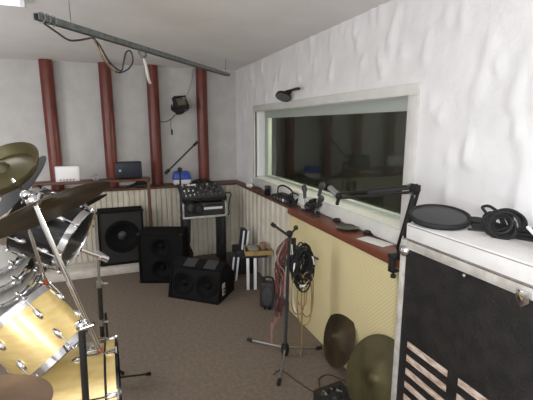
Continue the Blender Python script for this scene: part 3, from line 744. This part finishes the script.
# radio-like device
o = thing('portable_recorder', 'black portable recorder lying on window ledge', 'recorder', (1.5, 3.45, Z5))
R = Matrix.Translation((1.50, 3.42, Z5)) @ Matrix.Rotation(.05, 4, 'Z') @ Matrix.Diagonal((.95, 1.25, 1.3, 1))
mb = MB(); mb.M = R; mb.box((-.045, -.15, 0), (.04, .14, .045), .008); mb.box((-.03, -.10, .045), (.03, .07, .062), .005); mb.build('case', M['black'], o)
for k in range(5):
    mb = MB(); mb.M = R; mb.rod((-.046, -.12 + .05 * k, .025), (-.054, -.12 + .05 * k, .025), .012); mb.build('knob', M['white'] if k == 1 else M['nickel'], o)
mb = MB(); mb.M = R; mb.tube(curve([(.01, -.14, .05), (.01, -.12, .10), (.01, .0, .12), (.01, .10, .10), (.01, .12, .05)]), .007); mb.build('handle', M['blackrub'], o)
mb = MB(); mb.M = R; mb.box((-.02, -.085, .063), (.02, .04, .066), .001); mb.build('screen', M['grey'], o)
o = thing('headphones', 'black headphones lying on window ledge beside recorder', 'headphones', (1.5, 3.2, Z5))
MB().torus(.035, .013, frame((1.47, 3.18, Z5 + .042), (-.9, -.3, .3)), 24).build('ear_cushion', M['blackrub'], o)
MB().torus(.035, .013, frame((1.515, 3.10, Z5 + .042), (-.6, -.7, .3)), 24).build('ear_cushion', M['blackrub'], o)
MB().tube(curve([(1.47, 3.19, Z5 + .07), (1.48, 3.22, Z5 + .105), (1.50, 3.16, Z5 + .125), (1.52, 3.11, Z5 + .1), (1.515, 3.10, Z5 + .075)]), .007).build('headband', M['black'], o)
# white rounded pouch
o = thing('plastic_bag', 'crumpled clear white plastic bag on ledge behind headphones', 'bag', (1.52, 2.98, Z4))
bm = bmesh.new(); bmesh.ops.create_icosphere(bm, subdivisions=4, radius=1)
for v in bm.verts:
    k = 1 + .25 * noise.noise(v.co * 2.5); v.co = V((v.co.x * .03 * k, v.co.y * .11 * k, max(0, .055 + v.co.z * .07 * k)))
mb = MB(); mb.M = Matrix.Translation((1.508, 2.98, Z4)); mb.frombm(bm); mb.build('bag', M['frame'], o)
# cluster of little mic stands
def minimic(c, h, lean, label, group='small desk microphones on the ledge'):
    o = thing('desk_microphone', label, 'microphone', c, group)
    c = V(c); mb = MB(); mb.lathe([(0, 0), (.032, 0), (.03, .012), (.01, .02), (0, .02)], 20, Matrix.Translation(c)); mb.build('base', M['black'], o)
    t = c + V(lean) * h + V((0, 0, h)); pts = curve([c + V((0, 0, .018)), c + V((0, 0, h * .5)) + V(lean) * h * .2, t])
    MB().tube(pts, .006).build('gooseneck', M['nickel'], o)
    dd = (pts[-1] - pts[-2]).normalized(); mb = MB(); mb.M = frame(t, dd); mb.lathe([(0, -.03), (.013, -.03), (.016, .03), (.024, .045), (.026, .062), (.019, .082), (0, .09)], 20); mb.build('microphone', M['grey'], o)
minimic((1.46, 2.88, Z4), .13, (.1, .25, 0), 'desk microphone leaning left, nearest the plastic bag on ledge')
minimic((1.50, 2.76, Z4), .17, (.15, -.05, 0), 'tallest upright desk microphone amid the ledge cluster')
minimic((1.45, 2.68, Z4), .10, (.05, -.4, 0), 'short desk microphone leaning towards the scissor arm tip')
o = thing('coiled_lead', 'small black coiled lead among the desk microphones', 'cable', (1.48, 2.8, Z4))
mb = MB()
for k in range(10): mb.torus(.045 + .003 * (k % 4), .006, frame((1.475 + .004 * k, 2.815 - .006 * k, Z4 + .045 + .006 * k), (.3 * math.sin(k), -.3, 1)), 24, 6)
mb.build('coil', M['blackrub'], o)
o = thing('round_dish', 'round olive dish on the ledge below the scissor arm', 'dish', (1.46, 2.25, Z4))
MB().lathe([(0, .002), (.05, 0), (.075, .012), (.082, .02), (.076, .019), (.05, .008), (0, .008)], 36, Matrix.Translation((1.462, 2.24, Z4))).build('dish', M['olive'], o)
for c, lab in (((1.515, 2.46, Z4), 'small black puck on ledge left of the round dish'), ((1.525, 2.09, Z4), 'small black puck on ledge right of the round dish')):
    o = thing('rubber_puck', lab, 'puck', c, 'small black pucks on the ledge')
    MB().lathe([(0, 0), (.028, 0), (.03, .012), (.02, .024), (0, .026)], 20, Matrix.Translation(V(c))).build('cap', M['blackrub'], o)
    MB().rod(V(c) + V((.02, -.01, .01)), V(c) + V((.0, -.05, .008)), .005).build('stem', M['black'], o)
o = MB(); o.M = Matrix.Translation((1.46, 1.93, Z4)) @ Matrix.Rotation(.2, 4, 'Z'); o.box((-.05, -.11, 0), (.05, .10, .003), .001)
tag(o.build('paper_sheet', M['paper']), 'white paper sheet on the wooden ledge beside scissor arm', 'paper')

# ------------------------------------------------------------------ scissor arm
sa = thing('scissor_arm', 'black scissor microphone arm clamped to the wooden ledge', 'microphone arm', (1.39, 1.66, .95))
B0 = V((1.395, 1.625, 1.0)); EL = V((1.36, 1.49, 1.352)); EN = V((1.34, 2.16, 1.205))
MB().box((1.345, 1.60, .951), (1.43, 1.66, .972), .004).build('clamp_plate', M['black'], sa)
mb = MB(); mb.box((1.345, 1.61, .875), (1.366, 1.65, .955), .004); mb.box((1.345, 1.61, .875), (1.392, 1.65, .888), .003); mb.rod((1.368, 1.63, .852), (1.368, 1.63, .899), .007); mb.rod((1.368, 1.63, .842), (1.368, 1.63, .858), .015)
mb.build('clamp', M['black'], sa)
MB().rod((1.395, 1.625, .97), B0, .015).build('pivot', M['blackrub'], sa)
for dy in (-.018, .018):
    q = V((0, dy, 0)); MB().rod(B0 + q * 1, EL + q * .8, .008, n=8).build('lower_bar', M['black'], sa)
for dz in (-.016, .016):
    q = V((0, 0, dz)); MB().rod(EL + q, EN + q, .0075, n=8).build('upper_bar', M['black'], sa)
mb = MB(); mb.hull([EL + V((dx, dy, dz)) for dx in (-.010, .010) for dy, dz in ((-.016, .018), (.045, .02), (-.018, -.012), (.006, -.034), (.045, -.018))], .003); mb.build('elbow', M['blackrub'], sa)
mb = MB(); 
for dy, dz in ((.04, .012), (.02, -.03)): mb.rod(EL + V((-.02, dy, dz)), EL + V((.02, dy, dz)), .007)
mb.build('bolt', M['nickel'], sa)
MB().tube([EL.lerp(EN, .05) + V((0, 0, .006)), EL.lerp(EN, .55) + V((0, 0, .004))], .009, n=8).build('spring', M['grey'], sa)
MB().tube([B0.lerp(EL, .25), B0.lerp(EL, .85)], .009, n=8).build('spring', M['grey'], sa)
MB().ball(EN, .024).build('end_joint', M['blackrub'], sa)
MB().rod(EN + V((0, .01, .0)), EN + V((-.01, .10, .04)), .02).build('mic_holder', M['nickel'], sa)
MB().rod(EN + V((0, 0, 0)), EN + V((0, .02, -.06)), .012).build('screw', M['black'], sa)

# ------------------------------------------------------------------ flight case and what lies on it
fcx = thing('flight_case', 'large black flight case with aluminium edges on the right', 'flight case', (1.22, .75, 0))
X0, X1, Y0, Y1, ZH = 1.10, 1.365, .05, 1.275, 1.188
MB().box((X0 + .006, Y0 + .006, .012), (X1 - .004, Y1 - .006, ZH - .006), .004).build('panel', M['case'], fcx)
mb = MB(); w = .036; t = .004
for z in (.008, ZH - w):
    mb.box((X0, Y0, z), (X0 + t + .004, Y1, z + w), .003); mb.box((X0, Y0, z + (w - t if z > .5 else 0)), (X0 + w, Y1, z + (w if z > .5 else t)), .0015)
for y in (Y0, Y1 - .03): mb.box((X0 - .001, y, .008), (X0 + .008, y + .03, ZH), .003)
mb.box((X0, Y1 - .006, .008), (X1, Y1, .045)); mb.box((X0, Y1 - .006, ZH - w), (X1, Y1, ZH), .002); mb.box((X0 + .02, Y1 - .04, ZH - .005), (X1, Y1, ZH), .002)
mb.build('edging', M['alu'], fcx)
MB().box((X0 + .001, Y0 + .03, ZH - .004), (X0 + .007, Y1 - .04, ZH + .0015), .0005).build('trim_strip', M['tablewood'], fcx)
for y in (Y0 + .015, Y1 - .025):
    for z in (.03, ZH - .048):
        c = MB().ball((X0 + .006, y, z), .026).build('ball_corner', M['chrome'], fcx)
mb = MB()
for k, y in enumerate((.95, .62, .35)): mb.ball((X0 + .001, y, ZH - .046), .007, 6)
mb.build('rivet', M['nickel'], fcx)
MB().hull([(X0 + dx, .735 + dy, ZH - .036 + dz) for dx in (-.010, .004) for dy, dz in ((-.022, -.008), (.022, -.008), (-.022, .024), (.022, .024), (.0, -.03))], .003).build('latch', M['chrome'], fcx)
# ventilation slots with bare ply showing: two groups
for yb, ln, z0 in ((1.20, .215, .742), (.935, .20, .742)):
    for k in range(6 if yb > 1 else 5):
        z = z0 - .062 * k
        mb = MB(); mb.hull([(X0 + .004, yb - .0, z + .014), (X0 + .004, yb + .0, z - .014), (X0 + .004, yb - ln, z + .012), (X0 + .004, yb - ln, z - .014), (X0 + .0075, yb, z + .014), (X0 + .0075, yb, z - .014), (X0 + .0075, yb - ln, z + .012), (X0 + .0075, yb - ln, z - .014)])
        mb.build('vent_slot', M['slot'], fcx)
fo = thing('foam_slab', 'white foam slab lying on top of the flight case', 'foam slab', (1.3, .7, ZH + .002))
MB().box((X0 + .012, Y0, ZH + .002), (XW - .03, Y1 - .012, ZH + .068), .006).build('slab', M['foam'], fo)
MB().box((X0 + .010, Y0 + .01, ZH + .058), (X0 + .014, Y1 - .02, ZH + .062), .001).build('seam', M['tape'], fo)
ZF = ZH + .0685
pf = thing('pop_filter', 'black round pop filter lying on the white foam slab', 'pop filter', (1.22, 1.2, ZF))
pc = V((1.225, 1.205, ZF + .030)); pn = V((-.10, -.14, .98))
fr = frame(pc, pn)
MB().torus(.112, .011, fr, 56, 10).build('ring', M['blackrub'], pf)
mb = MB(); mb.M = fr; mb.lathe([(.109, .005), (.05, .008), (0, .009), (0, -.006), (.05, -.006), (.109, -.005)], 48); mb.build('mesh_screen', M['mesh'], pf)
MB().tube(curve([pc + V((.07, -.09, .0)), pc + V((.12, -.17, -.012)), pc + V((.13, -.22, -.03)), pc + V((.14, -.30, -.02)), pc + V((.16, -.45, -.005)), pc + V((.17, -.62, 0))]), .014).build('gooseneck', M['blackrub'], pf)
MB().hull([pc + V(q) for q in ((.06, -.10, -.02), (.10, -.15, -.045), (.05, -.14, -.05), (.08, -.08, .015), (.13, -.15, .01), (.10, -.20, -.03), (.13, -.19, -.03))], .004).build('clamp', M['black'], pf)
MB().rod(pc + V((.03, -.12, -.035)), pc + V((.07, -.155, -.03)), .012).build('clamp_screw', M['black'], pf)
cc = thing('coiled_cable', 'tangled black cable coil on the foam slab beside pop filter', 'cable', (1.36, .92, ZF))
mb = MB(); c1 = V((1.29, .985, ZF + .045)); r2 = random.Random(5)
for k in range(13):
    mb.torus(.036 + .018 * r2.random(), .0055, frame(c1 + V((r2.uniform(-.02, .02), r2.uniform(-.03, .03), r2.uniform(-.012, .006))), (-.6 + r2.uniform(-.5, .5), -.5 + r2.uniform(-.5, .5), .5)), 32, 6)
for k in range(3):
    mb.tube(curve([c1 + V((0, .05, -.03 + .01 * k)), c1 + V((.01, -.05, -.035 + .012 * k)), c1 + V((.0, -.2, -.02 + .02 * k)), c1 + V((.02, -.45, -.01 + .018 * k))]), .008, n=6)
mb.tube(curve([c1 + V((-.02, .04, .03)), c1 + V((-.02, .06, .05)), c1 + V((-.0, .05, .055)), c1 + V((.01, .02, .04))]), .006, n=6)
mb.build('coil', M['blackrub'], cc)
wr_ = MB(); wr_.M = Matrix.Identity(4); wr_.rod((1.26, .86, ZF + .065), (1.215, .74, ZF + .012), .006)
tag(wr_.build('white_rod', M['white']), 'short white rod lying across the black cable on foam slab', 'rod')

# ------------------------------------------------------------------ drum kit
def drum(name, label, top, ax, R, L, shellm, headm, nl, group=None, hoopm='chrome', bottom=True, spin=0.0, botm=None, hw=.022):
    """top: centre of the batter head, ax: from batter to bottom head"""
    o = thing(name, label, 'drum', tuple(V(top) + V(ax).normalized() * L), group)
    fr = frame(top, [-q for q in ax]) @ Matrix.Rotation(spin, 4, 'Z')
    mb = MB(); mb.M = fr
    mb.lathe([(R * .96, -.004), (R, -.004), (R, -L + .004), (R * .96, -L + .004), (R * .96, -.004)], 64); mb.build('shell', shellm, o)
    for z, s in ((0, 1), (-L, -1)):
        mb = MB(); mb.M = fr; mb.lathe([(R * 1.005, z - s * hw), (R * 1.035, z - s * hw), (R * 1.035, z + s * hw * .4), (R * 1.015, z + s * hw * .6), (R * 1.0, z + s * hw * .4), (R * 1.005, z - s * hw)], 64)
        h = mb.build('hoop', M[hoopm], o)
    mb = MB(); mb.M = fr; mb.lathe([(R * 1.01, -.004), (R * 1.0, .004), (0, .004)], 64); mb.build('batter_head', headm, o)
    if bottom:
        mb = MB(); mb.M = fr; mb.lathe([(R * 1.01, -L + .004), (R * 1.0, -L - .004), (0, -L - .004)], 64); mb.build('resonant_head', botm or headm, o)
    for k in range(nl):
        a = 2 * PI * k / nl
        for z in ((-.075, -L + .075) if L > .2 else (-L / 2,)):
            mb = MB(); mb.M = fr @ Matrix.Rotation(a, 4, 'Z') @ Matrix.Translation((R, 0, z))
            bm = bmesh.new(); bmesh.ops.create_uvsphere(bm, u_segments=12, v_segments=8, radius=1)
            for v in bm.verts: v.co = V((v.co.x * .016, v.co.y * .013, v.co.z * .03))
            mb.frombm(bm); lg = mb.build('lug', M['chrome'], o)
            s = 1 if z > -L / 2 else -1
            mb = MB(); mb.M = fr @ Matrix.Rotation(a, 4, 'Z'); mb.rod((R + .012, 0, z), (R + .012, 0, (0 if s > 0 else -L) + s * .012), .0035, n=8); mb.rod((R + .012, 0, (0 if s > 0 else -L) + s * .006), (R + .012, 0, (0 if s > 0 else -L) + s * .018), .007, n=8)
            mb.box((R - .002, -.012, (0 if s > 0 else -L) - .006), (R + .02, .012, (0 if s > 0 else -L) + .006), .002)
            mb.build('tension_rod', M['chrome'], lg)
    return o, fr

YT_TOP = V((-.455, 1.90, .845)); YT_AX = V((.60, -.24, -.77))
drum('tom_drum', 'honey maple tom drum with chrome hoops tilted above bass drum', YT_TOP, YT_AX, .166, .265, M['maple'], M['head'], 6, 'toms of the drum kit', spin=.5)
# bass drum
BX, BY, BR = -.085, 1.985, .255
bd, bfr = None, None
bd = thing('bass_drum', 'honey maple bass drum with chrome claws at left', 'drum', (-.3, BY, 0))
BZ = .285
fr = frame((BX, BY, BZ), (1, 0, 0)); LB = .40
mb = MB(); mb.M = fr; mb.lathe([(BR * .96, -.02), (BR, -.02), (BR, -LB), (BR * .96, -LB), (BR * .96, -.02)], 72); mb.build('shell', M['maple'], bd)
for z in (0, -LB - .01):
    mb = MB(); mb.M = fr; mb.lathe([(BR * 1.0, z - .018), (BR * 1.045, z - .018), (BR * 1.045, z + .022), (BR * 1.0, z + .022), (BR * 1.0, z - .018)], 72); mb.build('hoop', M['maple'], bd)
mb = MB(); mb.M = fr; mb.lathe([(BR * 1.03, .0225), (BR * 1.046, .0225), (BR * 1.046, .034), (BR * 1.0, .034), (BR * 1.0, .0225), (BR * 1.03, .0225)], 72); mb.build('hoop_edge', M['blackgloss'], bd)
mb = MB(); mb.M = fr; mb.lathe([(BR * 1.0, .002), (BR, .008), (0, .008)], 64); mb.build('front_head', M['blackgloss'], bd)
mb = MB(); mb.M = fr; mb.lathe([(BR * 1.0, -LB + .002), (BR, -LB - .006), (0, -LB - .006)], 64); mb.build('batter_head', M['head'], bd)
mb = MB(); mb.M = fr; mb.lathe([(BR * 1.001, -.030), (BR * 1.006, -.028), (BR * 1.006, -.021), (BR * 1.001, -.0195)], 72); mb.build('shell_stripe', M['black'], bd)
for k in range(8):
    a = 2 * PI * (k + .28) / 8; R_ = fr @ Matrix.Rotation(a, 4, 'Z')
    mb = MB(); mb.M = R_; mb.box((BR - .002, -.012, -.022), (BR * 1.045 + .014, .012, .024), .006); mb.rod((BR * 1.045 + .010, 0, .035), (BR * 1.045 + .008, 0, -.12), .0045, n=8)
    mb.rod((BR * 1.045 + .010, -.022, .03), (BR * 1.045 + .010, .022, .03), .0055, n=8)
    cw = mb.build('claw', M['chrome'], bd)
    mb = MB(); mb.M = R_ @ Matrix.Translation((BR, 0, -.14))
    bm = bmesh.new(); bmesh.ops.create_uvsphere(bm, u_segments=12, v_segments=8, radius=1)
    for v in bm.verts: v.co = V((v.co.x * .026, v.co.y * .014, v.co.z * .035))
    mb.frombm(bm); mb.build('lug', M['chrome'], bd)
for s, foot in ((1, V((.125, 2.50, .012))), (-1, V((.10, 1.47, .012)))):
    p = V((BX - .06, BY + s * BR * .93, .22)); sp = MB().rod(p, foot, .006).build('spur', M['black'], bd)
    MB().rod(foot + (p - foot).normalized() * .04, foot, .010, .013).build('rubber_foot', M['blackrub'], sp)
mb = MB(); mb.box((BX - .13, BY - .045, BZ + BR - .004), (BX - .05, BY + .045, BZ + BR + .02), .008); mb.rod((BX - .09, BY - .02, BZ + BR), (BX - .09, BY - .02, BZ + BR + .05), .02); mb.rod((BX - .03, BY - .05, BZ + BR + .03), (BX - .12, BY - .05, BZ + BR + .03), .009)
mb.build('mount_bracket', M['chrome'], bd)

# boom cymbal stand
bs = thing('cymbal_stand', 'boom cymbal stand of black pole and chrome arm by bass drum', 'cymbal stand', (-.19, 1.61, 0))
J = V((-.166, 1.600, .875)); E0 = V((-.108, 1.60, .757)); E1 = V((-.287, 1.61, 1.385)); E2 = V((-.425, 1.86, 1.475))
MB().rod((-.19, 1.60, .02), J, .0135).build('pole', M['black'], bs)
MB().rod(E0, E1, .0095).build('boom_arm', M['chrome'], bs)
MB().ball(J, .024).build('tilter', M['chrome'], bs)
MB().rod(J + V((.0, -.03, .0)), J + V((.05, -.035, .012)), .010).build('wing_bolt', M['chrome'], bs)
MB().rod(E0 + V((.006, 0, -.012)), E0, .012).build('end_cap', M['copper'], bs)
mb = MB(); mb.ball(E1, .024); mb.ball(E1 + V((-.018, -.01, .022)), .018); mb.rod(E1 + V((.02, -.03, -.01)), E1 + V((.035, -.035, .03)), .010); mb.build('cymbal_tilter', M['chrome'], bs)
MB().rod(E1, E2, .0075).build('cymbal_rod', M['chrome'], bs)
mb = MB(); nrod = (E2 - E1).normalized(); mb.rod(E2 - nrod * .03, E2 + nrod * .02, .014); mb.rod(E2 + V((.02, -.01, .0)), E2 + V((-.02, .01, .02)), .008); mb.build('wing_nut', M['chrome'], bs)
for a in (2.2, 3.9, 5.6):
    q = V((-.19 + .2 * math.cos(a), 1.60 + .2 * math.sin(a), .012)) if a != 2.2 else V((-.16, 1.40, .012))
    lg = MB().rod((-.189, 1.60, .17), q, .008).build('leg', M['black'], bs); MB().ball(q, .012).build('rubber_foot', M['blackrub'], lg)
MB().tube(curve([tuple(E1), (-.34, 1.75, 1.30), (-.357, 1.875, 1.205)]), .006).build('support_rod', M['chrome'], bs)
MB().rod((-.357, 1.875, 1.205), (-.325, 1.90, .975), .0075).build('support_rod', M['chrome'], bs)
MB().rod((-.3255, 1.899, .98), (-.32, 1.904, .948), .010).build('support_tip', M['copper'], bs)

c1c = V((-.30, 1.625, 1.378))
cymbal('wide brown ride cymbal tilted left on chrome boom arm', tuple(c1c + V((.05, .0, -.01))), (-.39, .285, .875), .235, M['bronze_d'], 'cymbals on the drum kit')
cymbal('olive china cymbal with upturned rim, topmost on boom arm', tuple(E2 - nrod * .03), (-.33, -.50, .78), .15, M['bronze'], 'cymbals on the drum kit', china=True)
# second stand behind bass drum: black, with dark cymbals and black tom
s2 = thing('drum_stand', 'black drum stand with wing nuts standing behind the bass drum', 'drum stand', (-.15, 2.42, 0))
P0, P1 = V((-.15, 2.44, .02)), V((-.125, 2.44, 1.14))
MB().rod(P0, P0.lerp(P1, .62), .0135).build('lower_tube', M['black'], s2)
MB().rod(P0.lerp(P1, .55), P1, .009).build('upper_tube', M['nickel'], s2)
for t in (.30, .40, .62):
    mb = MB(); p = P0.lerp(P1, t); mb.rod(p - V((0, 0, .02)), p + V((0, 0, .02)), .018); mb.rod(p, p + V((.045, -.03, .008)), .008); mb.build('wing_nut', M['nickel'], s2)
MB().rod((-.115, 2.43, .01), P0.lerp(P1, .45) + V((.025, 0, 0)), .007).build('brace', M['black'], s2)
for a in (.9, 2.6, 4.4):
    q = V((-.15 + .17 * math.cos(a), 2.44 + .17 * abs(math.sin(a)) * (1 if a < 3 else .0), .012)); lg = MB().rod(P0 + V((0, 0, .2)), q, .008).build('leg', M['black'], s2); MB().ball(q, .013).build('rubber_foot', M['blackrub'], lg)
MB().rod(P0.lerp(P1, .80), V((-.085, 2.19, .962)), .011).build('tom_arm', M['nickel'], s2)
MB().rod(V((-.19, 2.13, 1.03)), V((-.075, 2.16, .955)), .011).build('tom_arm', M['chrome'], s2)
mb = MB(); mb.rod(V((-.105, 2.153, .975)), V((-.07, 2.162, .952)), .018); mb.build('memory_lock', M['chrome'], s2)
blk_bot = V((-.21, 2.12, 1.085)); blk_ax = V((.885, -.27, -.47)).normalized()
drum('tom_drum', 'glossy black tom drum on stand behind the ride cymbal', tuple(blk_bot - blk_ax * .26), tuple(blk_ax), .160, .26, M['blackgloss'], M['clearhead'], 6, 'toms of the drum kit', botm=M['clearhead'], spin=.3)
cymbal('small dark splash cymbal behind right tip of ride cymbal', (-.19, 2.29, 1.25), (-.42, .22, .88), .14, M['bronze_g'], 'cymbals on the drum kit')
MB().rod(P1 - V((0, 0, .02)), (-.19, 2.29, 1.275), .008).build('cymbal_rod', M['nickel'], s2)

# third stand (pole outside the picture to the left) with grey cymbal and the flat toms
s3 = thing('drum_stand', 'chrome stand at far left carrying the flat toms', 'drum stand', (-.72, 2.32, 0))
MB().rod((-.72, 2.40, .02), (-.66, 2.36, 1.26), .0125).build('pole', M['chrome'], s3)
MB().rod((-.66, 2.36, 1.26), (-.46, 2.11, 1.42), .009).build('cymbal_rod', M['chrome'], s3)
for a in (.7, 2.6, 4.7):
    q = V((-.72 + .22 * math.cos(a), 2.40 + .22 * math.sin(a), .012)); lg = MB().rod((-.72, 2.40, .2), q, .008).build('leg', M['chrome'], s3); MB().ball(q, .013).build('rubber_foot', M['blackrub'], lg)
cymbal('grey tarnished crash cymbal behind the olive china cymbal', (-.43, 2.07, 1.40), (-.72, -.25, .64), .17, M['bronze_g'], 'cymbals on the drum kit')
rn = V((-.45, -.36, .82)).normalized()
rots = [((-.555, 2.27, 1.02), 'highest white headed flat tom beneath the ride cymbal'), ((-.54, 2.22, .955), 'second highest white headed flat tom beneath the ride cymbal'),
        ((-.525, 2.185, .885), 'third white headed flat tom, above chrome hooped lowest one'), ((-.50, 2.155, .83), 'lowest white headed flat tom just above maple tom')]
for c, lab in rots:
    drum('flat_tom', lab, c, tuple(-rn), .135, .026, M['chrome'], M['head'], 6, 'white headed flat toms in a row', bottom=False, spin=.2, hw=.009)
ev = V((-.5, .85, 0)); ev = (ev - rn * ev.dot(rn)).normalized()
rp = [V(c) + ev * .160 - rn * .013 for c, _ in rots]
MB().tube(rp, .010).build('rail', M['chrome'], s3)
for q in rp: MB().rod(q, q - ev * .02, .008).build('rail_clip', M['chrome'], s3)
MB().rod((-.673, 2.368, 1.0), rp[0], .010).build('rail_arm', M['chrome'], s3)

# nearest cymbal, bottom left, and its stand
s4 = thing('cymbal_stand', 'straight chrome stand under the pinkish cymbal at bottom left', 'cymbal stand', (-.46, 1.30, 0))
cc4 = V((-.435, 1.275, .85))
MB().rod((-.46, 1.31, .02), cc4 + V((-.0, 0, .05)), .009).build('pole', M['chrome'], s4)
MB().rod(cc4 + V((0, 0, .03)), cc4 + V((0, 0, .05)), .016).build('wing_nut', M['chrome'], s4)
for a in (.2, 2.3, 4.4):
    q = V((-.46 + .2 * math.cos(a), 1.31 + .2 * math.sin(a), .012)); lg = MB().rod((-.46, 1.31, .2), q, .007).build('leg', M['chrome'], s4); MB().ball(q, .012).build('rubber_foot', M['blackrub'], lg)
cymbal('pinkish bronze cymbal nearest the viewer at bottom left', tuple(cc4), (.05, .1, 1), .205, M['bronze_p'], 'cymbals on the drum kit')

# ------------------------------------------------------------------ light
sc = bpy.context.scene
w = bpy.data.worlds.new('world'); sc.world = w; w.use_nodes = True
w.node_tree.nodes['Background'].inputs['Color'].default_value = (0.5, 0.5, 0.5, 1); w.node_tree.nodes['Background'].inputs['Strength'].default_value = 0.02
def lamp(name, kind, loc, e, color, size=.1, sy=None, rot=(0, 0, 0)):
    l = bpy.data.lights.new(name, kind); l.energy = e; l.color = color
    if kind == 'AREA':
        l.size = size
        if sy: l.shape = 'RECTANGLE'; l.size_y = sy
    else: l.shadow_soft_size = size
    o = bpy.data.objects.new(name, l); col.objects.link(o); o.location = loc; o.rotation_euler = rot; return o
lamp('camera_flash', 'POINT', (.05, -.02, 1.71), 43, (.97, .98, 1.0), .02)
lamp('ceiling_tube_light', 'AREA', (-.95, 2.63, ZC - .08), 10, (.95, .97, 1.0), 1.1, .06)
lamp('rear_fill_light', 'POINT', (-1.0, -.6, 1.45), 84, (.95, .97, 1.0), .4)  # added fill behind the viewer, lifts ceiling and walls; no real fitting
lamp('left_fill_light', 'POINT', (-2.1, 3.0, 1.45), 52, (.95, .97, 1.0), .4)  # unseen fill left of frame, added to brighten back wall and ceiling
lamp('control_room_fill', 'POINT', (3.8, 3.2, 1.9), 380, (1.0, .97, .92), .3)  # invented source, added to brighten what shows through the window

# ------------------------------------------------------------------ camera
f = 392.0
pitch = math.atan(74 / f); yaw = math.atan((266.5 - 112) / math.hypot(f, 74))
cd = bpy.data.cameras.new('camera'); cam = bpy.data.objects.new('camera', cd); col.objects.link(cam)
cd.sensor_width = 36; cd.lens = 36 * f / 533; cd.clip_start = .02
cam.location = (0, 0, 1.65); cam.rotation_euler = (PI / 2 - pitch, 0, -yaw)
sc.camera = cam
sc.view_settings.view_transform = 'Standard'; sc.view_settings.look = 'None'; sc.view_settings.gamma = 1; sc.view_settings.use_curve_mapping = False
sc.view_settings.exposure = 0.0
